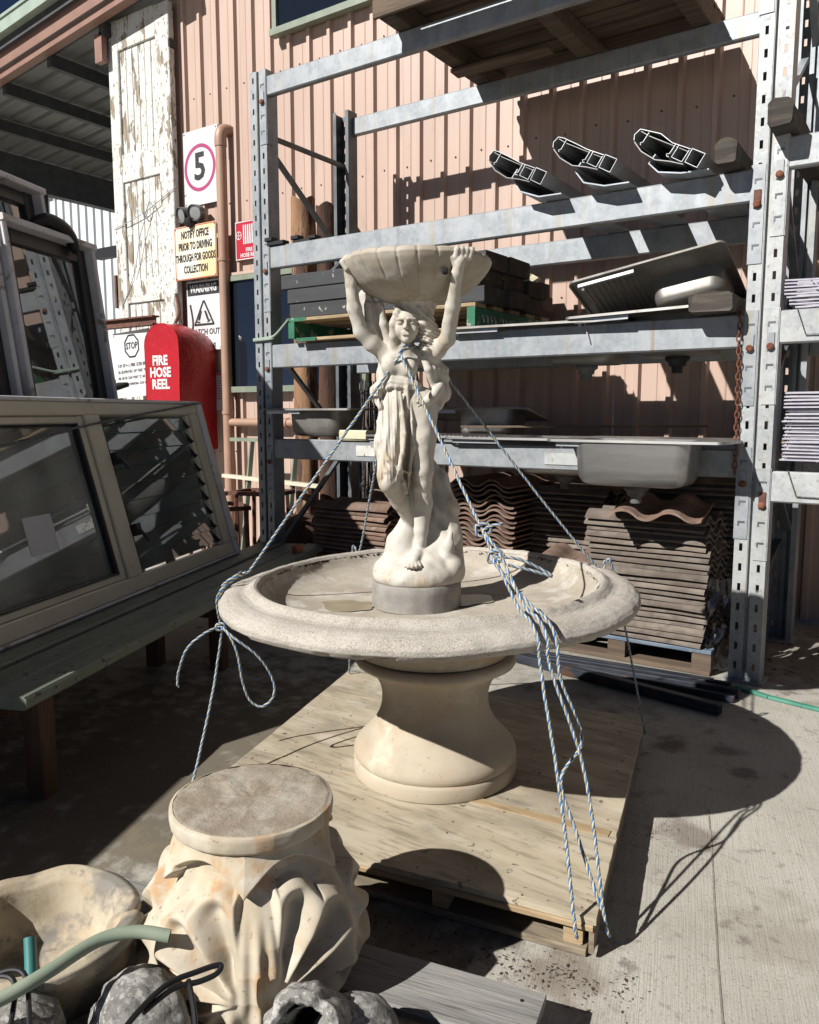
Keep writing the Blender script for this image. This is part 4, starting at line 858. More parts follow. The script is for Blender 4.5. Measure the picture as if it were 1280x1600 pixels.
# level three: aluminium profiles and timber ends
def blade(x, z, ang, lab, crumple=0):
    mm = Matrix.Translation((x, 0, z)) @ Matrix.Rotation(R(ang), 4, 'Y')
    t = thing('aluminium_profile', lab, 'profile', group='aluminium profiles lying across the rack', mat4=mm)
    y0, y1 = -.13, 1.04
    def s(nm, pl, th=.0027, mt='alum', ya=y0, yb=y1):
        p = MB(); p.strip(pl, ya, yb, th); o = p.build(nm, mt, t, world=False); return o
    s('top_skin', [(-.004,-.052),(-.014,-.030),(0,0),(.03,.004),(.10,.001+crumple*.012),(.17,-.004),(.262,0)])
    s('rib', [(.046,.0),(.040,-.045),(.030,-.052),(.036,-.060)]); s('rib', [(.188,-.005),(.182,-.048),(.170,-.054),(.176,-.062),(.186,-.060)])
    s('chamber', [(.204,-.004),(.198,-.058),(.252,-.060),(.258,-.006)]); s('chamber', [(.268,.006),(.266,-.056),(.328,-.058),(.332,.004),(.268,.004)])
    s('lower_skin', [(-.002,-.056),(.05,-.082),(.13,-.092),(.20,-.075),(.262,-.066)], .004, 'alum_mid', y0+.006)
    s('inner_web', [(.002,-.006),(.05,-.012),(.19,-.012),(.26,-.012)], .003, 'alum_mid', y0+.006)
    return t
blade(-1.236, 2.575, 28, 'leftmost aluminium profile lying tilted on the rack')
blade(-.882, 2.575, 28, 'middle aluminium profile lying tilted on the rack')
blade(-.480, 2.535, 29, 'rightmost aluminium profile with a bent upturned edge', 1)
for i, x in enumerate((-1.14, -.80, -.44)):
    t = thing('folded_zinc_blade', 'pale folded metal blade under the %s aluminium profile' % ('leftmost','middle','rightmost')[i], 'blade', (x, .4, 2.33))
    p = MB(); p.strip([(x+.02,2.475-.025*i),(x-.01,2.44-.025*i),(x+.035,2.365-.01*i),(x+.14,2.324),(x+.26,2.322)], -.09, 1.05, .006); p.build('blade', 'zincblade', t)
def timber(x0, x1, y0, y1, z0, z1, lab, mat='old_wood', rot=0):
    p = MB(); mm = Matrix.Translation(((x0+x1)/2, y0, z0)) @ Matrix.Rotation(R(rot), 4, 'Y'); w = (x1-x0)/2; h = z1-z0
    n = 10; vs = []
    for j, y in enumerate((0, .02, .25, .6, y1-y0)):
        for (a, b) in ((-w,.012),(-w+.012,0),(w-.012,0),(w,.012),(w,h-.02),(w-.02,h),(0,h+.004),(-w+.02,h),(-w,h-.02)):
            k = .004; vs.append(mm @ Vector((a+rnd.uniform(-k,k), y+(rnd.uniform(-.006,.006) if j == 0 else 0), b+rnd.uniform(-k,k))))
    n = 9; p.add(vs, [(j*n+i, j*n+(i+1) % n, (j+1)*n+(i+1) % n, (j+1)*n+i) for j in range(4) for i in range(n)]+[tuple(range(n-1,-1,-1)), tuple(range(4*n,5*n))])
    o = p.build('timber_offcut', mat); return tag(o, lab, 'timber')
timber(-.150, -.058, -.13, 1.0, 2.325, 2.425, 'dark square timber lying beside the rightmost aluminium profile')
timber(.062, .158, -.14, 1.0, 2.436, 2.545, 'dark square timber poking out on the right beyond the rack post')
timber(-.235, -.045, -.13, .9, 1.700, 1.785, 'dark rounded timber lying under the tilted sink')
for i, x in enumerate((-2.88, -2.70, -2.60)):
    t = thing('black_bracket', 'small black steel bracket, %s of three on the upper rack beam' % ('leftmost','middle','rightmost')[i], 'bracket', (x, .0, 2.32))
    p = MB(); p.cbox(x-.07, x+.07, -.01+.05*i, .05+.05*i, 2.319, 2.345, .004); p.build('plate', 'black', t); p = MB(); p.cbox(x-.08, x-.02, -.02+.05*i, .04+.05*i, 2.346, 2.37, .004); p.build('lug', 'black', t)

# level four: timber pallet seen from below
tp = thing('overhead_pallet', 'old timber pallet on top of the rack seen from below', 'pallet', (-1.2, .5, 3.36))
for i, x in enumerate((-1.93, -1.23, -.56)):
    p = MB(); p.cbox(x, x+.10, -.16, 1.12, 3.3625, 3.47, .006); p.build('bearer', 'pallet_wood', tp)
for i in range(8):
    y = -.16+i*.165
    p = MB(); dx = rnd.uniform(-.02,.02); p.cbox(-1.95+dx, -.45+dx, y, y+.137, 3.4715, 3.495, .003, jit=.002); p.build('deck_board', 'pallet_wood', tp)
for i in range(8):
    y = -.085+i*.165; p = MB(); p.cbox(-1.93, -.47, y, y+.155, 3.4985, 3.520, .003, jit=.001); p.build('upper_board', 'pallet_wood', tp)
p = MB(); p.cbox(-1.97, -.48, -.165, -.06, 3.338+.0245, 3.361+.0245-.0235+.0005, .003); 
p = MB(); p.bar((-1.93,.62,3.345),(-1.30,.66,3.352),.11,.022,c=.004); p.build('broken_board', 'pallet_wood', tp)
p = MB(); p.bar((-1.7,1.10,3.345),(-.50,1.10,3.345),.10,.024,c=.004); p.build('bottom_board', 'pallet_wood', tp)
p = MB(); p.bar((-1.95,-.11,3.374),(-1.3,-.11,3.374),.09,.02,c=.004)
p = MB(); p.cbox(-1.96, -.47, -.182, -.161, 3.366, 3.47, .004); p.build('end_board', 'pallet_wood', tp)

# sinks
def rrect(a, b, r, n=5):
    out = []
    for cx, cy, s in ((a-r, b-r, 0), (-a+r, b-r, 90), (-a+r, -b+r, 180), (a-r, -b+r, 270)):
        out += [(cx+r*math.cos(R(s+90*k/n)), cy+r*math.sin(R(s+90*k/n))) for k in range(n+1)]
    return out
def sink(mat4, lab, L=.78, W=.46, bowl=(-.16,.0,.36,.34,.17), drain=True, mat='steel', drain_mat='plastic_grey', ridges=True):
    t = thing('kitchen_sink', lab, 'sink', group='stainless sinks on the rack', mat4=mat4)
    bx, by, bw, bl, bd = bowl; th = .003
    # deck: strips around the bowl opening
    p = MB(); x0, x1, y0, y1 = -L/2, L/2, -W/2, W/2; hx, hy = bw/2, bl/2; r = .035
    outer = rrect(L/2, W/2, .035); inner = [(x+bx, y+by) for x, y in rrect(hx, hy, .06)]
    k = len(outer)
    vs = [(x, y, z) for (x, y) in outer for z in (0,)] ; vs += [(x, y, 0) for x, y in inner]
    fs = [(i, (i+1) % k, k+(i+1) % k, k+i) for i in range(k)]
    nv = len(vs); vs += [(x, y, -.012) for x, y in [(a*1.004, b*1.004) for a, b in outer]]; fs += [(i, nv+i, nv+(i+1) % k, (i+1) % k) for i in range(k)]
    nv2 = len(vs); vs += [(x*.975, y*.965, -.012) for x, y in outer]; fs += [(nv+i, nv2+i, nv2+(i+1) % k, nv+(i+1) % k) for i in range(k)]
    p.add(vs, fs); p.build('deck', mat, t, world=False, smooth=True, angle=35)
    # bowl
    p = MB(); rings = []
    prof = [(1,0),(.985,-.25),(.965,-.62),(.94,-.82),(.88,-.95),(.75,-1.0),(.35,-1.02)]
    for s, z in prof: rings.append([(bx+x, by+y, z*bd) for x, y in rrect(hx*s, hy*s, .06*s+.0)])
    n = len(rings[0]); p.add([v for r_ in rings for v in r_], [(j*n+i, j*n+(i+1) % n, (j+1)*n+(i+1) % n, (j+1)*n+i) for j in range(len(rings)-1) for i in range(n)]+[tuple(range((len(rings)-1)*n, len(rings)*n))])
    p.build('bowl', mat, t, world=False, smooth=True, angle=60)
    if ridges:
        rx0, rx1 = (bx+hx+.04, x1-.04) if bx < 0 else (x0+.04, bx-hx-.04)
        if rx1-rx0 > .1:
            nr = int((rx1-rx0)/.028)
            for i in range(nr):
                p = MB(); xx = rx0+(i+.5)*(rx1-rx0)/nr; p.cbox(xx-.006, xx+.006, y0+.05, y1-.05, -.004, .003, .002); p.build('drainer_ridge', mat, t, world=False)
    if drain:
        p = MB(); p.lathe([(.045,-bd*1.0),(.06,-bd-.006),(.06,-bd-.02),(.045,-bd-.03),(.04,-bd-.05),(.028,-bd-.055),(.026,-bd-.085),(.02,-bd-.086)], 18, (bx,by,0)); p.build('drain', drain_mat, t, world=False, smooth=True, angle=50)
    p = MB(); p.box(x0+.05, x0+.33, y0+.018, y0+.030, -.034, -.013); p.build('clip_rail', 'alum', t, world=False)
    p = MB(); p.lathe([(.009,0),(.009,-.03),(.005,-.034)], 8, (x0+.07,y0+.04,-.013)); p.build('clip', 'alum', t, world=False)
    return t
def at4(x, y, z, rz=0, rx=0, ry=0): return Matrix.Translation((x, y, z)) @ Matrix.Rotation(R(rz), 4, 'Z') @ Matrix.Rotation(R(ry), 4, 'Y') @ Matrix.Rotation(R(rx), 4, 'X')
sink(at4(-1.08, .20, 1.714, 0, 0, .6), 'flat sink left of the tilted one with its bowl hanging through the rack', 1.0, .52, (.20,.10,.42,.30,.20), mat='steel_dull')
sink(at4(-.47, .16, 1.728, -3, -1.5, -1.0), 'sink lying flat under the tilted sink, black drain below', .76, .50, (.08,.10,.40,.30,.19), mat='steel_dull', drain_mat='black')
ax = Vector((.60,.02,.105)).normalized(); ay = Vector((.03,.46,-.20)); ay = (ay-ax*ax.dot(ay)).normalized(); az = ax.cross(ay)
m4 = Matrix((( *ax,0),(*ay,0),(*az,0),(0,0,0,1))).transposed(); m4.translation = Vector((-.855,-.05,1.900)) + ax*.375 + ay*.25
sink(m4, 'tilted sink propped up showing its ridged dark underside', .75, .50, (.16,.06,.34,.30,.13), mat='steel_dull', drain=False)
sink(at4(-2.64, .20, 1.282, 2), 'sink standing on its bowl at the left end of the lower beam', .74, .50, (.02,-.02,.40,.34,.178), mat='steel_dull', drain=False)
sink(at4(-1.86, .22, 1.125, -2), 'ridged sink lying flat behind the statue legs', .86, .50, (-.18,.06,.38,.30,.17), mat='steel')
sink(at4(-1.13, .20, 1.122, 1), 'sink lying flat on the lower beam right of the statue', .90, .50, (.14,.10,.48,.32,.205), mat='steel')
sink(at4(-.42, .03, 1.128, -1), 'sink with a big bright bowl hanging in front of the lower beam', .84, .66, (-.01,-.185,.545,.275,.215), mat='steel', ridges=False)
sink(at4(-1.75, .66, 1.25, 6, -10), 'dark sink tilted at the back of the lower shelf', .80, .46, (.1,0,.36,.32,.16), mat='steel_dull', drain=False)
t = thing('sink_packing_board', 'dark thin board lying over the sinks on the lower shelf', 'board', (-1.0,.62,1.16))
p = MB(); p.bar((-1.75,.50,1.17),(-.35,.78,1.18),.22,.012); p.build('board', 'pallet_wood', t)
t = thing('foam_block', 'small cream foam block on the lower beam left of the statue', 'foam', (-2.26,.03,1.088))
p = MB(); p.cbox(-2.36,-2.15,-.02,.10,1.0865,1.148,.008,jit=.003); p.build('foam', 'foam', t)
for z, x0, lab in ((.956, -2.9, 0),): pass

# right bay: wire shelves
def wire_shelf(x, y, z, w, d, lab, rz=0, sag=0):
    t = MB(); r = .0032
    t.tube([(0,0,0),(w,0,0),(w,d,0),(0,d,0)], r*1.4, 4, closed=True)
    for i in range(1, 9): t.tube([(0,d*i/9,.004),(w,d*i/9,.004)], r, 4)
    for i in range(1, 5): t.tube([(w*i/5,0,-.005),(w*i/5,d,-.005)], r, 4)
    return t
ms = wire_shelf(0,0,0,.75,.42,'').mesh('wire_shelf', 'wire')
for i in range(20):
    o = bpy.data.objects.new('wire_shelf', ms); col.objects.link(o); o.matrix_basis = at4(.165+rnd.uniform(-.008,.008), .02+rnd.uniform(-.01,.01), 1.045+i*.0155, rnd.uniform(-1.2,1.2), rnd.uniform(-.4,.4), rnd.uniform(-.5,.5))
    tag(o, 'white wire shelf, %s of the lower stack on the right' % ('lowest' if i == 0 else 'topmost' if i == 19 else ORD[i]+' from the bottom'), 'wire shelf', 'wire shelves stacked in the right bay')
for i in range(9):
    o = bpy.data.objects.new('wire_shelf', ms); col.objects.link(o); o.matrix_basis = at4(.175-.010*i+rnd.uniform(-.012,.012), .03, 1.712+i*.0150, rnd.uniform(-3,3), rnd.uniform(-1.2,1.2), rnd.uniform(-1,1)+i*.2)
    tag(o, 'white wire shelf, %s of the upper stack on the right' % ('lowest' if i == 0 else 'topmost' if i == 8 else ORD[i]+' from the bottom'), 'wire shelf', 'wire shelves stacked in the right bay')
for i, (z0, z1, s) in enumerate(((1.65,1.59,'upper'), (.945,.885,'lower'))):
    t = thing('bent_wire_hook', 'thin bent wire hanging over the %s beam on the right' % s, 'wire', (.22,-.01,z1)); p = MB()
    p.tube([(.195,-.004,z0+.055),(.235,-.004,z1),(.40,-.004,z1-.002)], .003, 4); p.build('wire', 'blackwire', t)
# rusty chain hanging beside the post
t = thing('rusty_chain', 'rusty chain hanging beside the right rack post', 'chain', (-.03,-.012,1.0)); p = MB(); z = 1.70; i = 0
while z > .97:
    x = -.036+.012*math.sin((1.70-z)*2.2); pts = []
    for k in range(10):
        a = 2*math.pi*k/10; u = .0095*math.cos(a); w = .018*math.sin(a); pts.append((x+(u if i % 2 == 0 else 0)+.002*math.sin(i), -.02+(u if i % 2 else 0), z+w))
    p.tube(pts, .0032, 5, closed=True); z -= .0285; i += 1
o = p.build('links', 'rust', t, smooth=True); o['kind'] = 'stuff'
t = thing('hanging_wire', 'short white wire hanging over the sink beam', 'wire', (-.75,-.01,1.6)); p = MB(); p.tube([(-.775,-.006,1.70),(-.745,-.006,1.60)], .0035, 5); p.build('wire', 'wire', t)

# long steel tubes and green strip on the ground
for i, (a, b, w, lab) in enumerate(((( -1.15,-.26),(.035,-.16),.035,'dark steel tube on the ground nearest the rack post'), ((-1.18,-.32),(.09,-.245),.04,'dark steel tube, middle of those in front of the rack post'), ((-1.05,-.30),(.085,-.315),.03,'rusty-ended steel tube lying beside the middle one'), ((-.95,-.33),(.07,-.50),.045,'dark steel tube nearest the fountain pointing furthest forward'), ((-1.3,-.21),(-.05,-.13),.03,'dark steel tube along the blue-edged pallet'))):
    t = thing('steel_tube', lab, 'steel tube', ((a[0]+b[0])/2, (a[1]+b[1])/2, 0), group='steel tubes on the ground')
    z = w/2+.002+(.002 if i % 2 else 0); p = MB(); p.bar((*a, z), (*b, z), w, w, c=.004); p.build('tube', 'bluebar', t)
    d = (Vector(b)-Vector(a)).normalized(); e = Vector(b)+d*.0008
    p = MB(); p.bar((*(Vector(b)-d*.001), z), (*e, z), w*.78, w*.78); p.build('open_end', 'rust_dark' if i in (1, 2) else 'dark', t)
t = thing('green_strip', 'sea green plastic strip lying from the post towards the right', 'strip', (.3,-.2,0)); p = MB()
for a, b in (((.05,-.115),(.20,-.175)), ((.2005,-.1752),(.34,-.205)), ((.3405,-.2052),(.9,-.30))): p.bar((*a,.008),(*b,.008),.030,.014,c=.003)
p.build('strip', 'green_strap', t)
t = thing('pale_post', 'pale post standing at the far right edge', 'post', (.47,.20,0)); p = MB(); p.cbox(.475,.56,.18,.26,0,.60,.005); p.build('post', 'galv_light', t)
t = thing('plastic_wrap', 'crumpled clear plastic wrap beside the tall tile stack', 'plastic', (-.08,.05,0))
p = MB(); vs = []; nx, nz = 10, 14
for j in range(nz):
    for i in range(nx): vs.append((-.125+i*.012+.02*noise.noise(Vector((i*.6,j*.5,2))), .02+.04*noise.noise(Vector((i*.7,j*.4,7)))+i*.012, .01+.035*j*(1+.1*noise.noise(Vector((i,j,1))))))
p.add(vs, [(j*nx+i, j*nx+i+1, (j+1)*nx+i+1, (j+1)*nx+i) for j in range(nz-1) for i in range(nx-1)])
MT['film'] = glassy('clear_film', (.55,.55,.55), .06, .2)
p.build('film', 'film', t, smooth=True, angle=0)

# ------------------------------------------------------------------ plywood topped pallet under the fountain
pp = thing('plywood_pallet', 'plywood-topped timber pallet carrying the fountain', 'pallet', (-.55, -1.75, 0))
PC = [(-.985,-2.452), (.207,-2.240), (-.095,-.975), (-1.375,-1.170)]
def quad_slab(m, pts, z0, z1, wob=0, nseg=14):
    ring = []
    for i in range(4):
        a = Vector((*pts[i], 0)); b = Vector((*pts[(i+1) % 4], 0))
        for k in range(nseg):
            q = a.lerp(b, k/nseg); ring.append((q.x+wob*noise.noise(Vector((i*9+k*.8, 1, 0))), q.y+wob*noise.noise(Vector((i*9+k*.8, 5, 0)))))
    n = len(ring); cx = sum(p[0] for p in ring)/n; cy = sum(p[1] for p in ring)/n
    vs = [(x, y, z0) for x, y in ring]+[(x, y, z1) for x, y in ring]
    m.add(vs, [(i, (i+1) % n, n+(i+1) % n, n+i) for i in range(n)]+[tuple(range(n-1,-1,-1)), tuple(range(n,2*n))])
def lerp2(u, v): # local pallet coordinates, u along the front edge, v towards the back
    a = Vector(PC[0]).lerp(Vector(PC[1]), u); b = Vector(PC[3]).lerp(Vector(PC[2]), u); return a.lerp(b, v)
for va, vb in ((0, .330), (.334, 1)):
    p = MB(); quad_slab(p, [tuple(lerp2(0, va)), tuple(lerp2(1, va)), tuple(lerp2(1, vb)), tuple(lerp2(0, vb))], .089, .105-(.0012 if va else 0), .004); p.build('plywood_sheet', 'ply', pp)
p = MB(); rn = random.Random(3)
for v in (.02, .31, .355, .62, .97):
    for i in range(9):
        q = lerp2(.03+.117*i+rn.uniform(-.01,.01), v+rn.uniform(-.006,.006)); p.lathe([(.0032,0),(.0032,.0008),(.0015,.0012)], 6, (q.x, q.y, .1050 if v < .33 else .1040))
o = p.build('nail_heads', 'rust_dark', pp); o['kind'] = 'stuff'
for (v0, v1, c) in ((.0,.30,0), (.335,.36,1)): pass
p = MB()
a, b = lerp2(.60,.325), lerp2(.985,.30); p.bar((a.x,a.y,.1062),(b.x,b.y,.1066),.035,.0025); p.build('lifted_veneer', 'pale_wood', pp)
for k, u in enumerate((.02, .36, .68, .955)):
    a, b = lerp2(u, .012), lerp2(u, .985); p = MB(); p.bar((a.x,a.y,.0545),(b.x,b.y,.0545),.045,.068,c=.004); p.build('bearer', 'pale_wood', pp)
for k, v in enumerate((.017, .30, .62, .915)):
    a, b = lerp2(.006, v+.03), lerp2(.984, v+.03); p = MB(); p.bar((a.x,a.y,.011),(b.x,b.y,.011),.115,.018,c=.003); p.build('bottom_board', 'aged_wood', pp)
a, b = lerp2(.02,.004), lerp2(.995,.004); p = MB(); p.bar((a.x,a.y,.080),(b.x,b.y,.080),.02,.016,c=.003); p.build('top_board', 'pale_wood', pp)
p = MB(); a, b = lerp2(.992,.0), lerp2(.992,.99); p.bar((a.x,a.y,.052),(b.x,b.y,.052),.012,.07,c=.003); p.build('side_board', 'aged_wood', pp)

# ------------------------------------------------------------------ fountain: pedestal and basin
FX, FY = -.527, -1.775
ped = thing('fountain_pedestal', 'waisted buff stone pedestal standing on the plywood', 'pedestal', (FX, FY, .1055))
prof = [(.235,.105),(.262,.108),(.264,.115),(.264,.146),(.261,.153),(.257,.157),(.261,.163),(.263,.174),(.260,.188),(.251,.205),(.234,.224),(.213,.245),(.196,.266),(.183,.290),(.175,.314),(.171,.338),(.172,.366),(.178,.394),(.190,.420),(.211,.443),(.236,.458),(.252,.465),(.258,.475),(.256,.486),(.248,.492),(.20,.494)]
def dense(pr, n=3):
    out = []
    for a, b in zip(pr[:-1], pr[1:]): out += [(a[0]+(b[0]-a[0])*k/n, a[1]+(b[1]-a[1])*k/n) for k in range(n)]
    return out+[pr[-1]]
p = MB(); p.lathe(prof, 96, (FX,FY,0), fn=lambda r,z,a,i:(r+.0025*noise.noise(Vector((math.cos(a)*3,math.sin(a)*3,z*9))), z)); p.build('column', 'pedestal', ped, smooth=True, angle=50)
p = MB(); p.lathe([(.18,.495),(.226,.496),(.240,.501),(.247,.515),(.262,.540),(.295,.572),(.335,.598)], 72, (FX-.008,FY-.006,0)); p.build('collar', 'pedestal', ped, smooth=True, angle=45)

BX, BY = -.545, -1.788
TILT = Matrix.Translation((BX,BY,.66)) @ Matrix.Rotation(R(1.3), 4, Vector((.565,-.825,0)))
TILT = TILT @ Matrix.Translation((-BX,-BY,-.66))
bas = thing('fountain_basin', 'wide round exposed aggregate fountain basin with a rough lip', 'basin', (BX, BY, .58))
bp_ = [(.20,.582),(.30,.592),(.42,.618),(.53,.640),(.600,.648),(.622,.656),(.640,.664),(.650,.677),(.651,.690),(.644,.702),(.630,.713),(.612,.720),(.596,.722),(.580,.7215),(.569,.724),(.560,.731),(.552,.738),(.543,.7415),(.534,.738),(.528,.729)]
def rough(r, z, a, i):
    v = Vector((math.cos(a)*r*6, math.sin(a)*r*6, z*6)); d = .005*noise.noise(v)+.0025*noise.noise(v*4)+.0016*noise.noise(v*16)
    chip = max(0, noise.noise(Vector((math.cos(a)*9, math.sin(a)*9, 4)))-.12)*.05 if .62 < z < .672 and r > .58 else 0
    wav = .010*noise.noise(Vector((math.cos(a)*2.2, math.sin(a)*2.2, 9)))*max(0, (r-.5)/.15)
    return r+d-chip, z+d*.6+wav
p = MB(); p.lathe(dense(bp_, 4), 360, (BX,BY,0), fn=rough, m=TILT, cap=False); p.build('lip', 'aggregate', bas, smooth=True, angle=0)
ip = [(.530,.730),(.524,.720),(.519,.710),(.508,.694),(.486,.678),(.460,.667),(.43,.660),(.36,.653),(.25,.648),(.05,.646)]
p = MB(); p.lathe(dense(ip, 3), 220, (BX,BY,0), fn=lambda r,z,a,i:(r+.004*noise.noise(Vector((math.cos(a)*7,math.sin(a)*7,z*12))), z+.003*noise.noise(Vector((math.cos(a)*r*9,math.sin(a)*r*9,3)))), m=TILT, cap=False); p.build('bowl_lining', 'basin', bas, smooth=True, angle=0)
for (wx, wy, wa, wb_, ws) in ((-.755,-1.955,.115,.075,2), (-.485,-1.70,.11,.085,7)):
    p = MB(); vs = []; nn = 40
    for k in range(nn):
        a = 2*math.pi*k/nn; e = 1+.35*noise.noise(Vector((math.cos(a)*1.5, math.sin(a)*1.5, ws))); x, y = wa*e*math.cos(a), wb_*e*math.sin(a)
        rr = math.hypot(wx+.825*x+.565*y*-1-BX, wy+.565*x+.825*y-BY); vs.append(TILT @ Vector((wx+.825*x-.565*y, wy+.565*x+.825*y, .6515)))
    p.add(vs, [tuple(range(nn))]); p.build('wet_patch', 'water', bas)
p = MB(); rq = random.Random(5)
for k in range(420):
    a = rq.uniform(0, 6.283); 
    if noise.noise(Vector((math.cos(a)*6, math.sin(a)*6, 1))) < -.12: continue
    zz_ = .7235+rq.gauss(0,.0022); rr = .5285-(.7285-zz_)*.6; s_ = rq.uniform(.002,.0055); c_, n_ = math.cos(a), math.sin(a)
    q = [(-s_*1.4,-s_*.5),(s_*.3,-s_*.8),(s_*1.3,.1*s_),(.2*s_,s_*.7)]
    p.add([TILT @ Vector((BX+c_*(rr-.0015)-n_*u, BY+n_*(rr-.0015)+c_*u, zz_+v)) for u, v in q], [(0,1,2,3)])
o = p.build('moss_line', 'litter', bas); o['kind'] = 'stuff'
PX, PY = -.576, -1.809
pl = thing('statue_plinth', 'grey stone drum under the statue inside the basin', 'plinth', (PX, PY, .65))
p = MB(); p.lathe([(.130,.640),(.142,.648),(.142,.70),(.141,.722),(.137,.728),(.12,.7285)], 72, (PX,PY,0), fn=lambda r,z,a,i:(r+.0025*noise.noise(Vector((math.cos(a)*4,math.sin(a)*4,z*9))),z)); p.build('drum', 'concrete_dark', pl, smooth=True, angle=45)

# ------------------------------------------------------------------ statue, as a smooth blended volume
class Vol:
    def __init__(s, lo, hi, h):
        s.lo = np.array(lo); s.h = h; s.n = np.ceil((np.array(hi)-s.lo)/h).astype(int)+1
        s.v = np.full(s.n, .08, np.float32)
    def grid(s, lo, hi):
        a = np.clip(np.floor((np.array(lo)-s.lo)/s.h).astype(int), 0, s.n-1); b = np.clip(np.ceil((np.array(hi)-s.lo)/s.h).astype(int)+1, 1, s.n)
        ax = [(s.lo[i]+s.h*np.arange(a[i], b[i])).astype(np.float32) for i in range(3)]
        return (slice(a[0],b[0]), slice(a[1],b[1]), slice(a[2],b[2])), ax[0][:,None,None], ax[1][None,:,None], ax[2][None,None,:]
    def put(s, sl, d, k, sub=False):
        o = s.v[sl]
        if sub:
            hh = np.clip(.5-.5*(o+d)/k, 0, 1); s.v[sl] = o*(1-hh)+(-d)*hh+k*hh*(1-hh)
        else:
            hh = np.clip(.5+.5*(o-d)/k, 0, 1); s.v[sl] = o*(1-hh)+d*hh-k*hh*(1-hh)
    def rc(s, a, b, ra, rb, k=.012, sub=False):
        a = np.array(a, float); b = np.array(b, float); m = max(ra, rb)+k+.012
        sl, X, Y, Z = s.grid(np.minimum(a,b)-m, np.maximum(a,b)+m); d = b-a; L2 = max(d@d, 1e-9)
        t = np.clip(((X-a[0])*d[0]+(Y-a[1])*d[1]+(Z-a[2])*d[2])/L2, 0, 1)
        s.put(sl, np.sqrt((X-a[0]-t*d[0])**2+(Y-a[1]-t*d[1])**2+(Z-a[2]-t*d[2])**2)-(ra+(rb-ra)*t), k, sub)
    def chain(s, pts, rs, k=.012):
        for i in range(len(pts)-1): s.rc(pts[i], pts[i+1], rs[i], rs[i+1], k)
    def el(s, c, r, k=.012, sub=False, rot=0):
        m = max(r)+k+.012 if rot else np.array(r)+k+.012
        sl, X, Y, Z = s.grid(np.array(c)-m, np.array(c)+m); X = X-c[0]; Y = Y-c[1]; Z = Z-c[2]
        if rot: ca, sa = math.cos(R(rot)), math.sin(R(rot)); X, Z = X*ca+Z*sa, -X*sa+Z*ca
        k0 = np.sqrt((X/r[0])**2+(Y/r[1])**2+(Z/r[2])**2); k1 = np.sqrt((X/r[0]**2)**2+(Y/r[1]**2)**2+(Z/r[2]**2)**2)
        s.put(sl, k0*(k0-1)/np.maximum(k1, 1e-6), k, sub)
    def disp(s, lo, hi, f, soft=.02):
        sl, X, Y, Z = s.grid(lo, hi); w = 1
        for A, l, h_ in ((X, lo[0], hi[0]), (Y, lo[1], hi[1]), (Z, lo[2], hi[2])): w = w*np.clip((A-l)/soft, 0, 1)*np.clip((h_-A)/soft, 0, 1)
        s.v[sl] += (f(X, Y, Z)*w).astype(np.float32)
    def mesh(s, name, mat):
        v = s.v; neg = v < 0; n = v.shape
        cs = np.zeros([d-1 for d in n], np.int8)
        for i in (0,1):
            for j in (0,1):
                for k in (0,1): cs += neg[i:n[0]-1+i, j:n[1]-1+j, k:n[2]-1+k]
        act = np.argwhere((cs > 0) & (cs < 8)); idx = np.full(cs.shape, -1, np.int32); idx[tuple(act.T)] = np.arange(len(act))
        cor = [(i,j,k) for i in (0,1) for j in (0,1) for k in (0,1)]
        val = {c: v[act[:,0]+c[0], act[:,1]+c[1], act[:,2]+c[2]] for c in cor}
        pos = np.zeros((len(act),3)); cnt = np.zeros(len(act))
        for c in cor:
            for ax in range(3):
                if c[ax] == 0:
                    e = list(c); e[ax] = 1; e = tuple(e); A, B = val[c], val[e]; m = (A < 0) != (B < 0)
                    t = np.where(m, A/np.where(m, A-B, 1), 0)
                    q = np.tile(np.array(c, float), (len(act),1)); q[:,ax] = t
                    pos += q*m[:,None]; cnt += m
        P = (act+pos/cnt[:,None])*s.h+s.lo
        F = []
        for ax in range(3):
            sl0 = [slice(None)]*3; sl1 = [slice(None)]*3; sl0[ax] = slice(0,-1); sl1[ax] = slice(1,None)
            a, b = neg[tuple(sl0)], neg[tuple(sl1)]; e = np.argwhere(a != b); u, w = (ax+1) % 3, (ax+2) % 3
            ok = (e[:,u] > 0) & (e[:,w] > 0) & (e[:,u] < n[u]-1) & (e[:,w] < n[w]-1); e = e[ok]; ins = a[tuple(e.T)]
            def id_(du, dw): q = e.copy(); q[:,u] -= du; q[:,w] -= dw; return idx[tuple(q.T)]
            f = np.stack([id_(1,1), id_(0,1), id_(0,0), id_(1,0)], 1); f[~ins] = f[~ins][:, ::-1]; F.append(f)
        F = np.concatenate(F)
        me = bpy.data.meshes.new(name); me.vertices.add(len(P)); me.vertices.foreach_set('co', P.ravel().astype(np.float32))
        me.loops.add(len(F)*4); me.loops.foreach_set('vertex_index', F.ravel().astype(np.int32)); me.polygons.add(len(F))
        me.polygons.foreach_set('loop_start', np.arange(len(F))*4); me.update(calc_edges=True); me.validate()
        me.shade_smooth(); me.materials.append(MT[mat]); return me
SMX = Matrix.Translation((PX, PY, .728)) @ Matrix.Rotation(R(33.9), 4, 'Z')
stt = thing('stone_statue', 'cream stone statue of a draped woman holding a shell overhead', 'statue', mat4=SMX)
V = Vol((-.25,-.235,-.012), (.17,.15,.99), .0024)
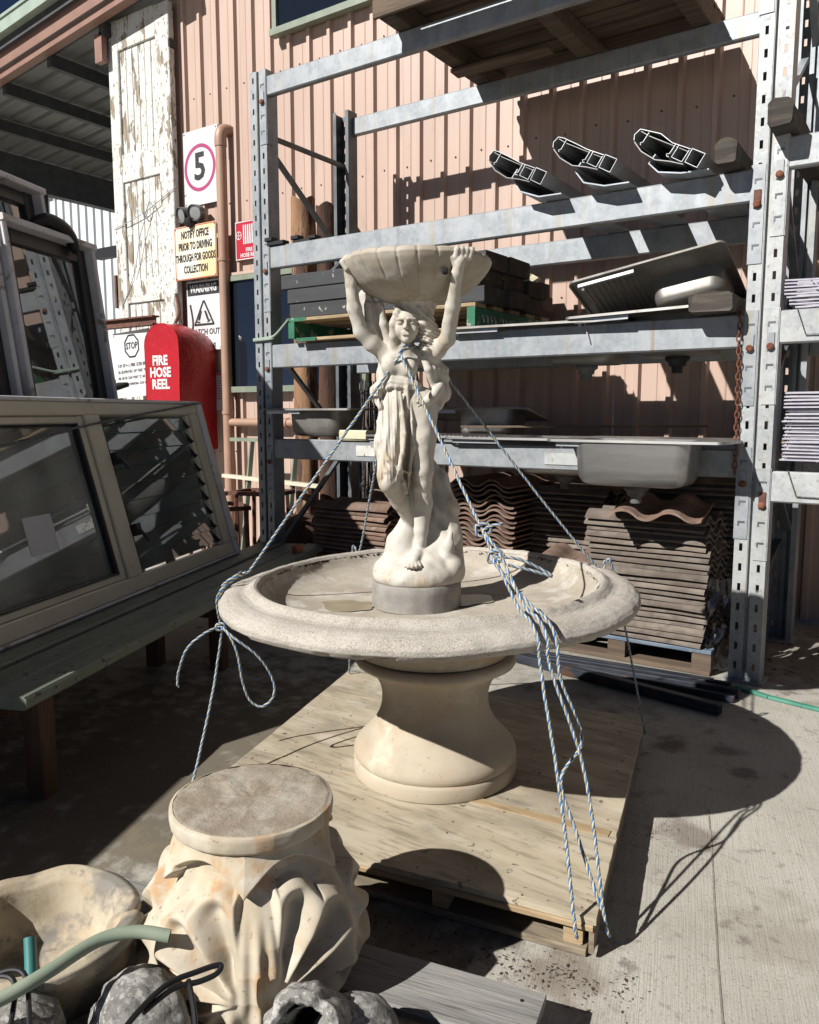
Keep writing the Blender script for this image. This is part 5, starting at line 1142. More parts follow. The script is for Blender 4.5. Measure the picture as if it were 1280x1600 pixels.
# rock and base
V.el((.004,0,.018), (.140,.134,.064), .02); V.el((.03,.02,.02), (.112,.118,.095), .02)
V.chain([(-.022,.04,.195),(-.048,.018,.11),(-.075,-.01,.03)], [.026,.042,.052], .025)
V.chain([(.040,.070,.385),(.068,.066,.31),(.090,.055,.22),(.096,.035,.12),(.092,.012,.05)], [.014,.028,.040,.046,.052], .025)
V.chain([(.02,.07,.33),(.04,.06,.2),(.03,.04,.08)], [.024,.042,.06], .025)
V.chain([(.098,-.040,.090),(.098,-.046,.118),(.104,-.038,.150)], [.022,.018,.010], .010); V.el((.112,-.02,.045), (.036,.055,.045), .02)
V.disp((-.2,-.2,-.01), (.17,.15,.16), lambda X,Y,Z: .0035*np.sin(31*X+17*Z+5*np.sin(23*Y))*np.sin(27*Y-21*Z)+.0018*np.sin(80*X+3)*np.sin(74*Z)*np.sin(77*Y), .03)
V.disp((.03,-.06,.14), (.17,.15,.40), lambda X,Y,Z: .0036*np.sin(95*X+45*Z+2*np.sin(30*Z))+.0016*np.sin(190*X+60*Z), .02)
# supporting leg and foot
V.chain([(.006,.0,.545),(.012,-.020,.45),(.016,-.038,.345),(.016,-.036,.305)], [.060,.047,.033,.029], .010)
V.chain([(.016,-.036,.305),(.019,-.020,.245),(.014,-.018,.16),(.009,-.022,.098)], [.028,.030,.022,.0165], .008)
V.chain([(.009,-.022,.088),(.0,-.052,.084),(-.011,-.094,.070)], [.019,.018,.014], .008); V.el((.010,-.006,.076), (.015,.020,.016), .008)
for i, (tx, ty) in enumerate(((-.034,-.108),(-.024,-.118),(-.013,-.121),(-.002,-.117),(.009,-.108))): V.rc((tx*.7-.004, ty+.022, .070), (tx, ty-.004, .064), .0075, .0068, .0035)
# bent leg under the drape
V.chain([(-.060,-.005,.535),(-.080,-.048,.43),(-.086,-.084,.345)], [.060,.050,.036], .012)
V.el((-.085,-.092,.322), (.030,.031,.034), .012); V.chain([(-.082,-.082,.31),(-.052,-.03,.255),(-.022,.015,.19)], [.031,.028,.020], .012)
V.chain([(-.035,-.012,.46),(-.026,-.012,.36),(-.016,.0,.26)], [.046,.034,.020], .016)
# pelvis, belly, ribs, shoulders
V.el((-.034,.006,.540), (.071,.054,.064), .025); V.chain([(-.038,.0,.555),(-.054,-.002,.62)], [.055,.042], .022)
V.el((-.054,.004,.665), (.053,.043,.060), .022); V.chain([(-.098,.006,.703),(-.04,.008,.710),(.020,.006,.692)], [.026,.029,.028], .018)
V.el((-.082,-.037,.664), (.026,.025,.027), .026); V.el((-.024,-.039,.658), (.026,.025,.027), .026); V.el((-.045,-.052,.585), (.004,.01,.004), .004, True)
# neck and head
V.chain([(-.041,.0,.70),(-.034,-.012,.752)], [.029,.024], .014)
hx, hy, hz = -.029, -.034, .788
V.el((hx,hy,hz), (.0355,.045,.050), .008); V.el((hx-.002,hy-.020,hz-.030), (.026,.028,.026), .014); V.el((hx-.004,hy-.038,hz-.048), (.012,.012,.011), .010)
V.el((hx-.022,hy-.030,hz-.018), (.014,.014,.017), .010); V.el((hx+.018,hy-.030,hz-.018), (.014,.014,.017), .010)
V.el((hx-.021,hy-.052,hz+.002), (.012,.012,.0075), .006, True); V.el((hx+.014,hy-.052,hz+.003), (.012,.012,.0075), .006, True)
V.el((hx-.021,hy-.038,hz+.000), (.0095,.0085,.0065), .003); V.el((hx+.014,hy-.038,hz+.001), (.0095,.0085,.0065), .003)
V.rc((hx-.030,hy-.042,hz+.011), (hx-.010,hy-.049,hz+.012), .0040, .0040, .006); V.rc((hx+.023,hy-.042,hz+.012), (hx+.003,hy-.049,hz+.012), .0040, .0040, .006)
V.rc((hx-.004,hy-.047,hz+.009), (hx-.005,hy-.060,hz-.013), .0045, .0062, .005); V.el((hx-.010,hy-.052,hz-.014), (.0042,.005,.004), .003); V.el((hx+.001,hy-.052,hz-.014), (.0042,.005,.004), .003)
V.rc((hx-.014,hy-.049,hz-.028), (hx+.005,hy-.049,hz-.0275), .0033, .0033, .003); V.rc((hx-.012,hy-.050,hz-.034), (hx+.003,hy-.050,hz-.0335), .0038, .0038, .003)
# hair and crown under the shell
V.el((-.016,.006,.812), (.050,.053,.043), .010); V.chain([(-.012,.006,.825),(-.006,.004,.850),(-.004,.0,.878)], [.054,.060,.085], .015)
V.chain([(-.058,-.050,.826),(-.068,-.044,.79),(-.070,-.030,.755),(-.066,-.010,.715)], [.012,.015,.015,.017], .006)
V.chain([(.008,-.052,.832),(.022,-.044,.795),(.024,-.030,.76)], [.012,.020,.022], .006)
V.chain([(.020,-.02,.80),(.042,-.005,.75),(.040,.005,.70)], [.032,.034,.036], .01)
for i in range(9):
    a = i*1.3; V.el((.026+.010*math.cos(a)+.0008*i, -.046+.007*math.sin(a), .765-.0065*i), (.0115,.0105,.010), .003)
V.chain([(.040,.025,.70),(.066,.032,.64),(.078,.035,.59),(.056,.03,.535)], [.030,.030,.027,.014], .012)
V.chain([(-.095,.035,.71),(-.10,.03,.64),(-.105,.02,.60)], [.022,.024,.02], .015)
V.disp((-.08,-.07,.70), (.09,.08,.88), lambda X,Y,Z: np.where(Z > .80-.0*X, 1, np.where(X > -.004, 1, .0))*.0018*np.sin(230*X+75*np.sin(9*Z)+40*Y), .01)
V.disp((.03,-.03,.52), (.13,.09,.72), lambda X,Y,Z: .0034*np.sin(105*X+60*Z+3*np.sin(40*Z))+.0014*np.sin(260*X+40*Z), .012)
for i in range(5):
    o_ = .013*i; V.chain([(.020+o_*.6,-.030+.012*i,.690),(.034+o_,-.034+.014*i,.655),(.044+o_*.8,-.020+.012*i,.622),(.056+o_*.6,-.012+.012*i,.590),(.046+o_*.5,.0+.010*i,.556)], [.010,.0125,.0115,.011,.005], .003)
V.chain([(.070,-.01,.605),(.050,-.045,.575),(.030,-.068,.558),(.012,-.080,.553)], [.016,.014,.013,.008], .006)
for q in ((.004,-.084,.566),(.000,-.086,.556),(.004,-.084,.544)): V.rc((.018,-.076,.556), q, .006, .0045, .003)
# arms
V.chain([(-.098,.004,.706),(-.135,-.010,.732),(-.170,-.024,.768)], [.0255,.0240,.0220], .012); V.chain([(-.170,-.024,.768),(-.188,-.040,.835),(-.198,-.050,.905),(-.203,-.050,.945)], [.0225,.0210,.0160,.0155], .008)
V.chain([(.026,.002,.693),(.060,-.030,.712),(.090,-.070,.742)], [.0270,.0250,.0225], .012); V.chain([(.090,-.070,.742),(.103,-.125,.830),(.112,-.176,.912),(.120,-.190,.945)], [.0230,.0215,.0158,.0160], .008)
for i in range(4): V.chain([(.108+.013*i,-.196+.004*i,.955),(.110+.014*i,-.199+.006*i,.974),(.114+.014*i,-.176+.006*i,.984)], [.0085,.0080,.0070], .003)
V.chain([(.106,-.186,.938),(.094,-.190,.956),(.088,-.186,.970)], [.010,.009,.007], .004)
for i in range(4): V.chain([(-.208+.004*i,-.068+.016*i,.945),(-.220+.002*i,-.066+.016*i,.966),(-.206+.002*i,-.060+.015*i,.982)], [.0085,.0080,.0070], .003)
# drape behind the raised arm
V.chain([(-.160,.02,.880),(-.128,.03,.800),(-.098,.03,.725)], [.020,.032,.026], .012); V.chain([(-.15,.0,.85),(-.145,-.008,.79),(-.12,-.006,.735)], [.012,.014,.012], .006); V.chain([(-.115,.01,.85),(-.105,.0,.79),(-.085,.0,.735)], [.014,.016,.012], .006)
# cloth: waist bands, folds
for dz, rr in ((.0,.0085), (-.014,.0075), (.012,.006)):
    V.chain([(-.122,.01,.598+dz),(-.106,-.028,.612+dz),(-.075,-.047,.618+dz*.9),(-.03,-.051,.612+dz*.8),(-.002,-.043,.606+dz*.7),(.012,-.015,.602+dz*.6)], [rr*1.5,rr*1.3,rr,rr,rr*.9,rr*.7], .0045)
V.el((-.122,-.008,.588), (.024,.030,.026), .012); V.chain([(-.130,-.02,.585),(-.128,-.035,.565),(-.112,-.045,.54)], [.010,.010,.008], .005)
V.chain([(-.028,-.055,.60),(-.016,-.066,.50),(-.012,-.070,.42),(-.022,-.068,.345),(-.030,-.05,.29)], [.005,.006,.006,.006,.004], .007)
V.chain([(-.045,-.10,.40),(-.048,-.098,.36),(-.040,-.082,.315),(-.03,-.06,.28)], [.005,.0055,.0055,.004], .007)
V.disp((-.17,-.16,.315), (-.008,.06,.610), lambda X,Y,Z: (.0026*np.sin(2*np.pi*(X+.30*(Z-.6)**2+.004*np.sin(19*Z+40*X))/.027+.5*np.sin(21*Z))+.0022*np.abs(np.sin(2*np.pi*(X+.22*(Z-.6)**2)/.031+1.2*np.sin(11*Z)))**.4-.0014+.0009*np.sin(2*np.pi*X/.009+30*Z)), .014)
V.chain([(-.120,-.05,.50),(-.110,-.085,.44),(-.085,-.112,.385),(-.052,-.106,.355),(-.028,-.078,.345)], [.003,.0045,.005,.0045,.003], .008)
V.chain([(-.124,-.05,.455),(-.112,-.09,.40),(-.09,-.120,.350),(-.057,-.106,.318)], [.003,.0038,.004,.003], .008)
V.chain([(-.05,-.07,.585),(-.042,-.074,.52),(-.036,-.088,.46),(-.042,-.100,.40),(-.054,-.104,.36)], [.004,.0055,.006,.006,.004], .008)
V.disp((-.25,-.235,-.01), (.17,.15,.99), lambda X,Y,Z: .0005*np.sin(140*X+60*Y)*np.sin(130*Z)+.0006*np.sin(53*X-41*Z)*np.sin(61*Y+20*Z), .01)
sl, X_, Y_, Z_ = V.grid((-.25,-.235,-.012), (.17,.15,.99)); V.v[sl] = np.maximum(V.v[sl], (.0-Z_)+np.zeros_like(V.v[sl]))
link('figure', V.mesh('figure', 'stone'), stt); del V
# fluted shell
sp = [(.03,.848),(.07,.853),(.110,.864),(.148,.882),(.180,.906),(.205,.934),(.221,.956),(.226,.969),(.221,.980),(.208,.985),(.195,.979),(.18,.965),(.14,.94),(.06,.92),(.01,.918)]
def flute(r, z, a, i):
    n = 24; f = abs(math.sin(a*n/2)); g = (1-f)**4
    k = min(1, r/.2); amp = (.0042*(1-f)**7 - .0008*f)*k if i < 40 else -.001*f*k
    w = .006*noise.noise(Vector((math.cos(a)*2, math.sin(a)*2, z*5)))
    return r-amp+w, z+(.002*f*k if z > .955 else 0)+w*.5
p = MB(); p.lathe(dense(sp, 4), 432, (0,0,0), fn=flute); o = p.build('shell', 'shell', stt, world=False, smooth=True, angle=0)
p = MB(); p.lathe([(.009,0),(.009,.012),(.004,.014)], 12, m=Matrix.Translation((.078,-.1885,.917)) @ Matrix.Rotation(R(70),4,'X') @ Matrix.Translation((0,0,-.003))); p.build('drain_hole', 'dark', stt, world=False)

# ------------------------------------------------------------------ ropes
def rope(parts_pts, label, rad=.0043, mats=('rope_blue','rope_cream','rope_pale','rope_cream2'), pitch=.042, loc=None, n=10):
    t = thing('tie_rope', label, 'rope', parts_pts[0][0]); mb = [MB() for _ in mats]
    for pts in parts_pts:
        c = cr(pts, n); # resample evenly
        L = [0]
        for a, b in zip(c[:-1], c[1:]): L.append(L[-1]+(b-a).length)
        N = max(6, int(L[-1]/.0055)); out = []; j = 0
        for i in range(N+1):
            s = L[-1]*i/N
            while j < len(L)-2 and L[j+1] < s: j += 1
            jv = noise.noise_vector(Vector((s*14, len(mb)*3.1, 1.7)))*.0012 + noise.noise_vector(Vector((s*45, 8.1, 1.7)))*.0005
            out.append(c[j].lerp(c[j+1], (s-L[j])/max(1e-9, L[j+1]-L[j]))+jv)
        x = (out[1]-out[0]).orthogonal().normalized(); fr = []
        for i in range(N+1):
            tg = (out[min(i+1,N)]-out[max(i-1,0)]).normalized(); x = (x-tg*x.dot(tg)).normalized(); fr.append((x.copy(), tg.cross(x)))
        for q in range(len(mats)):
            path = []
            for i in range(N+1):
                a = 2*math.pi*(L[-1]*i/N/pitch + q/len(mats)+.12*math.sin(L[-1]*i/N*31)); path.append(out[i]+(fr[i][0]*math.cos(a)+fr[i][1]*math.sin(a))*rad*.52)
            mb[q].tube(path, rad*.56, 5)
    for q, m in enumerate(mats): mb[q].build('strand', m, t, smooth=True, angle=0)
    return t
def S(x, y, z): return SMX @ Vector((x, y, z))
def rim(deg, r, z):
    v = TILT @ Vector((BX+r*math.cos(R(deg)), BY+r*math.sin(R(deg)), z)); return v
nk = S(-.052,-.058,.703)
a1 = -147
k1 = rim(a1,.675,.655)
rope([[S(.02,.03,.722), S(-.01,-.035,.722), nk, S(-.066,-.056,.675), rim(a1,.57,.762)], [rim(a1,.57,.762), rim(a1,.625,.735), rim(a1,.665,.69), rim(a1,.672,.64), rim(a1-1,.668,.58)],
      [rim(a1-1,.668,.58), Vector((-1.10,-2.20,.36)), Vector((-1.00,-2.39,.112)), Vector((-.985,-2.43,.06))],
      [rim(a1+2,.575,.766), rim(a1+3,.628,.738), rim(a1+2,.668,.69), rim(a1+1,.674,.64), rim(a1-1,.672,.585)],
      [rim(a1-2,.60,.757), rim(a1+4,.595,.764), rim(a1+3,.64,.735), rim(a1-2,.66,.715), rim(a1-2,.60,.757)]],
     'blue and cream rope from the statue neck to the basin lip on the left')
def away(base, dx, dz, dd=0): # offset in picture directions at the left lip
    return base + Vector((.825,.565,0))*dx + Vector((0,0,dz)) + Vector((.565,-.825,0))*dd
kb = rim(a1-1,.672,.585)
rope([[away(kb,.0,.0,.005), away(kb,-.05,-.02,.03), away(kb,-.105,-.07,.03), away(kb,-.135,-.14,.02), away(kb,-.142,-.185,.02), away(kb,-.138,-.20,.02)],
      [away(kb,.0,0,.005), away(kb,.05,-.03,.04), away(kb,.12,-.085,.04), away(kb,.165,-.16,.03), away(kb,.17,-.225,.03), away(kb,.13,-.262,.03), away(kb,.09,-.235,.03), away(kb,.07,-.17,.03), away(kb,.055,-.08,.03), away(kb,.025,-.02,.02), away(kb,.0,0,.005)],
      [away(kb,-.012,.006,.008), away(kb,.012,.010,.014), away(kb,.014,-.010,.008), away(kb,-.012,-.010,.014), away(kb,-.012,.006,.008)]],
     'loose looped tail of the left rope hanging below the basin lip')
a2 = -33
r0 = rim(a2,.56,.762); m1 = nk.lerp(r0, .735); m2 = nk.lerp(r0, .83)
fr_ = Vector((.205,-2.235,.10))
rope([[nk, nk.lerp(r0,.3), m1], [m1, m2, r0, rim(a2,.62,.738), rim(a2,.66,.695), rim(a2,.668,.63), Vector((.10,-2.21,.36)), Vector((.168,-2.275,.11)), Vector((.172,-2.265,.06))],
      [m1, m2+Vector((.012,.008,.006)), r0+Vector((.014,.008,.004)), rim(a2+2,.625,.740), rim(a2+2,.665,.695), rim(a2+2,.675,.63), Vector((.13,-2.14,.40)), Vector((.208,-2.20,.11)), Vector((.222,-2.19,.04))],
      [m2, m2+Vector((.012,-.012,-.02)), r0+Vector((.02,.02,.008)), rim(a2+4,.63,.738), rim(a2+4,.668,.69), rim(a2+4,.685,.60), Vector((.105,-2.10,.46)), Vector((.075,-2.15,.37)), Vector((.125,-2.17,.26)), Vector((.19,-2.20,.14)), Vector((.205,-2.20,.107))],
      [m1+Vector((-.016,-.010,.012)), m1+Vector((.010,.006,.018)), m1+Vector((.018,.014,-.004)), m1+Vector((-.006,-.006,-.016)), m1+Vector((-.016,-.010,.012))],
      [m1, m1+Vector((.02,.012,.012)), m1+Vector((.045,.03,.018))],
      [m2+Vector((-.012,-.008,.012)), m2+Vector((.014,.010,.014)), m2+Vector((.016,.012,-.010)), m2+Vector((-.012,-.008,-.014)), m2+Vector((-.012,-.008,.012))],
      [m2, m2+Vector((.05,.035,-.006)), m2+Vector((.10,.075,-.035)), m2+Vector((.125,.085,-.052)), m2+Vector((.08,.05,-.035)), m2+Vector((.03,.02,-.022))]],
     'blue and cream rope from the statue neck to the front corner of the plywood')
a3 = 50
rope([[S(-.01,.06,.715), S(.05,.055,.70), S(.075,.06,.66), rim(a3,.56,.762), rim(a3,.625,.742), rim(a3,.66,.69), Vector((-.09,-1.02,.12)), Vector((-.088,-1.0,.06))]], 'blue rope from behind the statue to the far right plywood corner', .0040)
a4 = 150
rope([[S(.0,.06,.715), S(-.05,.06,.70), S(-.075,.06,.66), rim(a4,.56,.762), rim(a4,.625,.742), rim(a4,.66,.69), Vector((-1.345,-1.20,.12)), Vector((-1.36,-1.19,.06))]], 'blue rope from behind the statue to the far left plywood corner', .0040)
wl = lambda x, y, z: wmx @ Vector((x, y, z))
rope([[wl(.02,-.3,.66), wl(.02,.5,.735), wl(.02,1.35,.835), wl(.02,2.0,.90), wl(.015,2.46,.945), wl(-.02,2.515,.94)]], 'thin dark rope stretched across the cream window', .006, ('rope_dark','blackwire','rope_dark'))

# ------------------------------------------------------------------ foreground: weathered pallet, capital, stones, hose
fp = thing('weathered_pallet', 'silvered old plank pallet under the leaf-carved capital', 'pallet', (.211, -2.513, 0), R(12.06))
for i in range(5):
    y = -.005-.178*i; L0 = -1.07+rnd.uniform(-.02,.02); L1 = rnd.uniform(-.004,.004) if i else 0
    p = MB(); p.cbox(L0, L1, y-.150, y, .083, .105, .004, jit=.0015); p.build('deck_plank', 'grey_wood', fp, world=False)
for x in (-1.02, -.55, -.065):
    p = MB(); p.cbox(x-.03, x+.045, -.86, -.012, .0015, .0825, .004); p.build('bearer', 'old_wood', fp, world=False)
p = MB()
for y in (-.045, -.118):
    for x in (-.04,): p.lathe([(.004,0),(.004,.001),(.002,.0015)], 6, (x, y, .1051))
o = p.build('nails', 'dark', fp, world=False); o['kind'] = 'stuff'

CX, CY = -.335, -2.775; CB = .1055
cap = thing('carved_capital', 'stone column capital carved with scalloped leaves under a round slab', 'capital', (CX, CY, CB))
VA = math.atan2(-3.88-CY, .814-CX)+R(1)
def smooth(a, b, x): t = min(1, max(0, (x-a)/(b-a))); return t*t*(3-2*t)
pz = [(0,.19),(.03,.216),(.08,.228),(.13,.226),(.17,.214),(.21,.190),(.245,.164),(.275,.148),(.30,.143),(.325,.141)]
def base_r(z):
    for (a, ra), (b, rb) in zip(pz[:-1], pz[1:]):
        if z <= b: return ra+(rb-ra)*(z-a)/(b-a)
    return pz[-1][1]
def carve(z, a):
    r = base_r(z); d = (a-VA+math.pi) % (2*math.pi) - math.pi
    per = 2*math.pi/3; d = (d+per/2) % per - per/2
    u = d*.180; v = z-.080
    uu = abs(u)-.026; ang = math.degrees(math.atan2(uu, v+1e-6)); rad = math.hypot(max(0, uu), v) if v > 0 or uu > 0 else abs(v)
    out = 0
    lob = 29; q = (ang-2-60*(rad-.10))/lob; li = math.floor(q); fr = q-li
    tip = (.190,.196,.188,.178,.165,.15)[min(5, max(0, li))]-.016*(1-math.sin(math.pi*fr))
    inside = smooth(tip+.010, tip-.012, rad)
    scoop = (.5-.5*math.cos(2*math.pi*fr))**.8*smooth(.015,.075,rad)*(1-.85*smooth(tip-.042, tip-.008, rad))
    fan = smooth(.0, .016, uu)*smooth(132, 112, ang) if uu > 0 else 0
    leaf = .006+.016*smooth(.05,.18,rad)-.030*scoop
    band = .010*(1-smooth(.0,.040,abs(u)))+.004*math.cos(2*math.pi*u/.024)*smooth(.05,.0,abs(u))
    low = (.007*math.cos(2*math.pi*u/.040)*smooth(.12,.07,abs(u))+.004)*smooth(.0,-.04,v)
    out += (leaf*inside-.010*(1-inside))*fan + band*(1-fan)*smooth(.23,.16,z) + low*(1-fan)
    out *= smooth(1.047,.86,abs(d))
    # hanging pointed fringe below the slab
    f = 1-abs(math.sin(d*2.9+.35))**.75; zs = .300-.052*f
    k = smooth(zs-.006, zs+.006, z)
    rr = r+out
    fr_r = max(base_r(z)+.008, .152+.036*smooth(.325,.24,z)+.006*f)
    rr = rr*(1-k)+fr_r*k
    return rr
p = MB(); nz, na = 190, 640; vs = []
for i in range(nz+1):
    z = .322*i/nz
    for k in range(na):
        a = 2*math.pi*k/na; r = carve(z, a)+.0018*noise.noise(Vector((math.cos(a)*5, math.sin(a)*5, z*22)))
        r *= 1-.10*smooth(.02,.0,z)
        vs.append((r*math.cos(a), r*math.sin(a), z))
fs = [(i*na+k, i*na+(k+1) % na, (i+1)*na+(k+1) % na, (i+1)*na+k) for i in range(nz) for k in range(na)]+[tuple(range(na-1,-1,-1)), tuple(range(nz*na,(nz+1)*na))]
p.add(vs, fs)
me = p.mesh('leaf_body', 'capital', True, 0)
sm_ = None
link('leaf_body', me, cap)
p = MB(); dp_ = [(.140,.3225),(.158,.324),(.164,.330),(.1655,.340),(.1655,.354),(.164,.359),(.158,.3615)]
p.lathe(dense(dp_,3), 160, fn=lambda r,z,a,i:(r*(1+.010*noise.noise(Vector((math.cos(a)*3,math.sin(a)*3,2)))+.006*noise.noise(Vector((math.cos(a)*14,math.sin(a)*14,z*40)))), z), cap=False); p.build('slab_edge', 'capital', cap, world=False, smooth=True, angle=50)
p = MB(); vs = []; nr = 26
for i in range(nr+1):
    for k in range(120):
        a = 2*math.pi*k/120; r = .1620*i/nr*(1+.010*noise.noise(Vector((math.cos(a)*3,math.sin(a)*3,2))))
        x, y = r*math.cos(a), r*math.sin(a); e = .0028*noise.noise(Vector((x*30,y*30,1)))+.0016*noise.noise(Vector((x*90,y*90,1)))
        dent = -.008*smooth(.030,.010, math.hypot((x+.126)/1.4, y+.02)) if False else 0
        vs.append((x, y, .3612+e+dent-.004*smooth(.96,1.0,i/nr)))
p.add(vs, [(i*120+k, i*120+(k+1) % 120, (i+1)*120+(k+1) % 120, (i+1)*120+k) for i in range(nr) for k in range(120)]); p.build('slab_top', 'captop', cap, world=False, smooth=True, angle=0)
# cracked planter on the left
ux, uy = -.625, -3.085
urn = thing('stone_planter', 'stained cream planter with a thick rolled rim at bottom left', 'planter', (ux, uy, .106))
up_ = [(.10,0),(.13,.006),(.145,.035),(.158,.065),(.172,.095),(.186,.115),(.194,.131),(.192,.145),(.180,.153),(.162,.149),(.148,.137),(.140,.115),(.128,.07),(.105,.035),(.03,.025)]
def ufn(r, z, a, i):
    n1 = noise.noise(Vector((math.cos(a)*1.6, math.sin(a)*1.6, z*5))); d = a-R(25)
    d = (d+math.pi) % (2*math.pi)-math.pi; sc = .026*math.exp(-(d/.30)**2)-.024*math.exp(-((d-.38)/.10)**2)
    return r*(1+.07*n1)+(sc if r > .12 else 0), z+.010*n1+(sc*.9 if z > .09 else 0)
p = MB(); p.lathe(dense(up_,4), 150, fn=ufn); p.build('bowl', 'urn', urn, world=False, smooth=True, angle=0)
def stone(name, label, c, r, seed, mat='oldstone', amp=.18, flat=1.0, fq=1.5, cat='stone', rz=0):
    t = thing(name, label, cat, (c[0], c[1], c[2]-r[2]), R(rz)); p = MB(); n1, n2 = 46, 64; pr = [(math.sin(math.pi*(i+.02)/(n1+.04)), -math.cos(math.pi*(i+.02)/(n1+.04))) for i in range(n1+1)]
    vs = []
    for (s_, co_) in pr:
        for k in range(n2):
            a = 2*math.pi*k/n2; v = Vector((s_*math.cos(a), s_*math.sin(a), co_)); f = 1+amp*noise.noise(v*fq+Vector((seed,0,0)))+amp*.30*noise.noise(v*fq*3+Vector((seed,3,0)))+.012*noise.noise(v*16)
            vs.append((v.x*r[0]*f, v.y*r[1]*f, max(-r[2]*.95, v.z*r[2]*f)+r[2]))
    p.add(vs, [(i*n2+k, i*n2+(k+1) % n2, (i+1)*n2+(k+1) % n2, (i+1)*n2+k) for i in range(n1) for k in range(n2)]); p.build('block', mat, t, world=False, smooth=True, angle=0); return t
stone('grey_boulder', 'grey weathered boulder in front of the planter', (-.335,-3.070,.165), (.095,.080,.085), 2.2, amp=.20, fq=1.1, rz=20)
stone('grey_boulder', 'rounded grey stone right of the hollow stone at bottom centre', (.005,-2.870,.150), (.075,.085,.065), 6.1, amp=.13, fq=1.1)
t = thing('fluted_stone', 'fluted grey stone fragment at the bottom left corner', 'stone', (-.47,-3.235,.106))
p = MB(); p.lathe(dense([(.06,0),(.085,.03),(.095,.07),(.085,.11),(.05,.135),(.01,.14)],4), 120, fn=lambda r,z,a,i:(r*(1-.10*(1-abs(math.sin(a*7)))**3), z)); p.build('block', 'oldstone', t, world=False, smooth=True, angle=0)
# hollow stone ring
mm = Matrix.Translation((-.040,-2.945,.190)) @ Matrix.Rotation(VA+R(90)-R(22), 4, 'Z') @ Matrix.Rotation(R(54), 4, 'X') @ Matrix.Scale(.80, 4)
t = thing('hollow_stone', 'dark hollow stone ring below the carved capital', 'stone', mat4=mm)
hp_ = [(.050,-.105),(.085,-.11),(.096,-.05),(.096,.02),(.086,.055),(.072,.062),(.060,.05),(.052,.0)]
p = MB(); p.lathe(dense(hp_,4), 90, fn=lambda r,z,a,i:(r*(1+.13*noise.noise(Vector((math.cos(a)*1.7+9,math.sin(a)*1.7,z*14)))+.08*noise.noise(Vector((math.cos(a)*5,math.sin(a)*5,z*40)))), z+.012*noise.noise(Vector((math.cos(a)*3,math.sin(a)*3,5)))), closed=True); p.build('ring', 'oldstone', t, world=False, smooth=True, angle=0)
p = MB(); p.lathe([(.056,.03),(.054,-.09),(.01,-.09)], 30, cap=False); p.build('inner_floor', 'dark', t, world=False)
t = thing('garden_hose', 'faded green hose length lying over the planter', 'hose', (-.4,-3.15,.28))
hpts = cr([(-.455,-3.36,.285),(-.420,-3.26,.296),(-.405,-3.195,.305),(-.398,-3.10,.312),(-.363,-3.045,.312),(-.316,-3.007,.300)], 8)
p = MB(); p.tube(hpts, .0118, 16, cap=False); p.tube(hpts, .0085, 12, cap=False); p.build('hose', 'hose', t, smooth=True, angle=60)
t = thing('hose_stub', 'short teal hose stub standing in the planter', 'hose', (-.49,-3.16,.22)); hq = [(-.465,-3.19,.22),(-.50,-3.168,.27),(-.522,-3.155,.302)]
p = MB(); p.tube(cr(hq,5), .0105, 14, cap=False); p.tube(cr(hq,5), .0075, 12, cap=False); p.build('hose', 'hose_teal', t, smooth=True, angle=60)
t = thing('black_cable', 'black cable loop in front of the carved capital', 'cable', (-.2,-3.1,.28)); p = MB()
p.tube(cr([(-.17,-3.24,.29),(-.198,-3.183,.30),(-.213,-3.10,.305),(-.198,-3.045,.303),(-.180,-3.010,.302),(-.174,-3.022,.296),(-.185,-3.050,.294),(-.205,-3.09,.297),(-.205,-3.15,.294)],8), .0048, 8)
p.tube(cr([(-.200,-3.062,.297),(-.178,-3.075,.290),(-.14,-3.10,.27),(-.11,-3.13,.25)],8), .0046, 8); p.build('cable', 'black', t, smooth=True)
t = thing('black_cable', 'black cable arching over the fluted stone at bottom left', 'cable', (-.42,-3.24,.28)); p = MB()
p.tube(cr([(-.50,-3.25,.29),(-.462,-3.222,.305),(-.432,-3.215,.300),(-.39,-3.235,.275),(-.33,-3.27,.25)],8), .0045, 8); p.tube(cr([(-.50,-3.262,.285),(-.47,-3.235,.298),(-.44,-3.23,.292),(-.40,-3.26,.265),(-.36,-3.30,.24)],8), .0045, 8); p.build('cable', 'black', t, smooth=True)

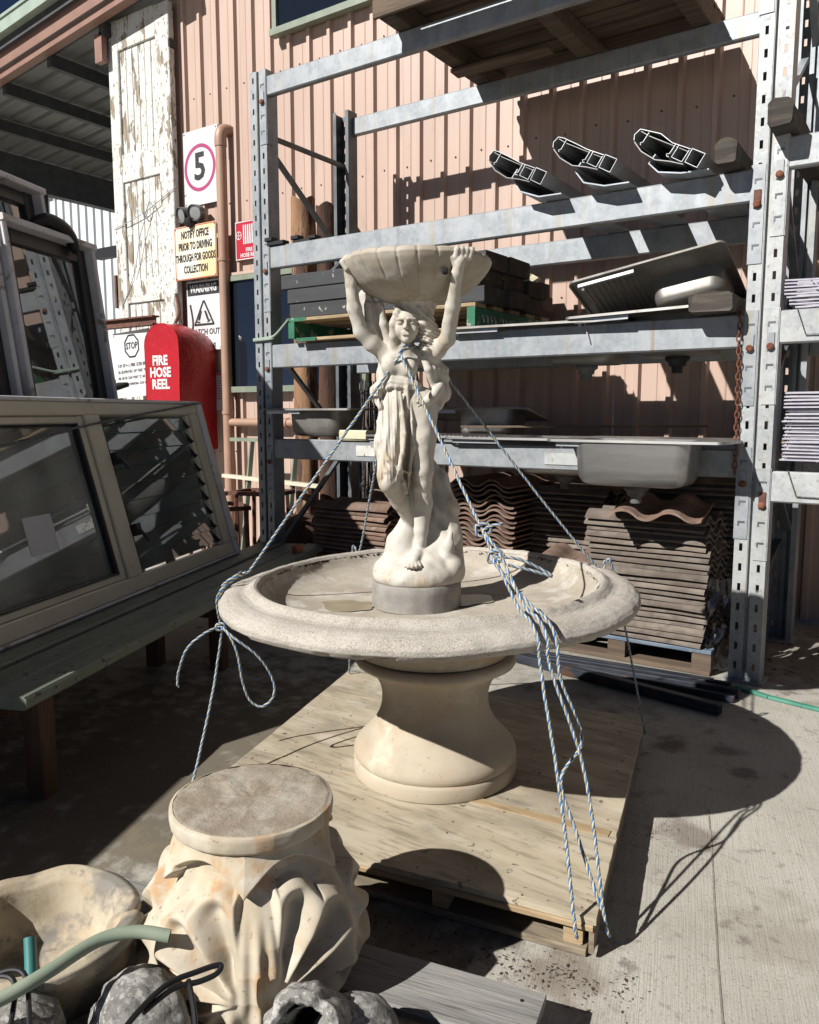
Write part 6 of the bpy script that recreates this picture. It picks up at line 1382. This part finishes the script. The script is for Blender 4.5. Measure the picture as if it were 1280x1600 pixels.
# ------------------------------------------------------------------ leaf litter and grit
p = MB()
def fleck(x, y, z, s):
    a = rnd.uniform(0, 6.28); e = rnd.uniform(.25, 1); c, sn = math.cos(a), math.sin(a); h = rnd.uniform(.1,.5)*s*.4
    q = [(-s, 0, 0), (0, -s*e*.5, h), (s, 0, h*.4), (0, s*e*.5, h*.8)]
    p.add([(x+u*c-v*sn, y+u*sn+v*c, z+.001+w) for u, v, w in q], [(0,1,2,3)])
for _ in range(620): # along the front of the pallet
    u = rnd.uniform(.40, 1.10); b = Vector(PC[0]).lerp(Vector(PC[1]), u); fleck(b.x+rnd.gauss(0,.02), b.y-.085+rnd.gauss(0,.03)*1.2, 0.001, rnd.uniform(.0012,.0055)*rnd.choice((1,1,1,1.6)))
for _ in range(260): fleck(.11+rnd.gauss(0,.05), -1.60+rnd.gauss(0,.09), .001, rnd.uniform(.001,.0045))
for _ in range(60): fleck(.15+rnd.gauss(0,.13), -.95+rnd.gauss(0,.12), .001, rnd.uniform(.001,.006))
for _ in range(60): fleck(rnd.uniform(-.2,1.3), rnd.uniform(-2.9,-.2), .001, rnd.uniform(.001,.0035))
for _ in range(220): fleck(rnd.uniform(-3.4,-.9), rnd.uniform(-2.9,-.3), .001, rnd.uniform(.002,.010))
for _ in range(80): q = lerp2(rnd.uniform(.05,.97), rnd.uniform(.05,.97)); fleck(q.x, q.y, .106, rnd.uniform(.0015,.005))
for _ in range(160): fleck(rnd.uniform(-.05,1.2), rnd.uniform(.15,1.25), .002, rnd.uniform(.008,.025))
tag(p.build('leaf_litter', 'litter'), 'dark leaf litter and grit scattered on the concrete', None, None, 'stuff')
t = thing('dry_twig', 'thin dry twig on the ground left of the carved capital', 'twig', (-1.06,-2.78,0)); p = MB(); p.tube(cr([(-1.10,-2.86,.006),(-1.075,-2.80,.012),(-1.03,-2.735,.01)],5), .004, 5); p.build('stick', 'leg_wood', t)

for o in col.objects:
    if o.parent is None and o.type in ('MESH', 'EMPTY') and 'kind' not in o: o['kind'] = 'thing'
for o in col.objects:
    if o.type == 'MESH' and o.name.split('.')[0] in ('rivets', 'tab', 'print', 'stencil_marks', 'faded_writing'): o['kind'] = 'stuff'
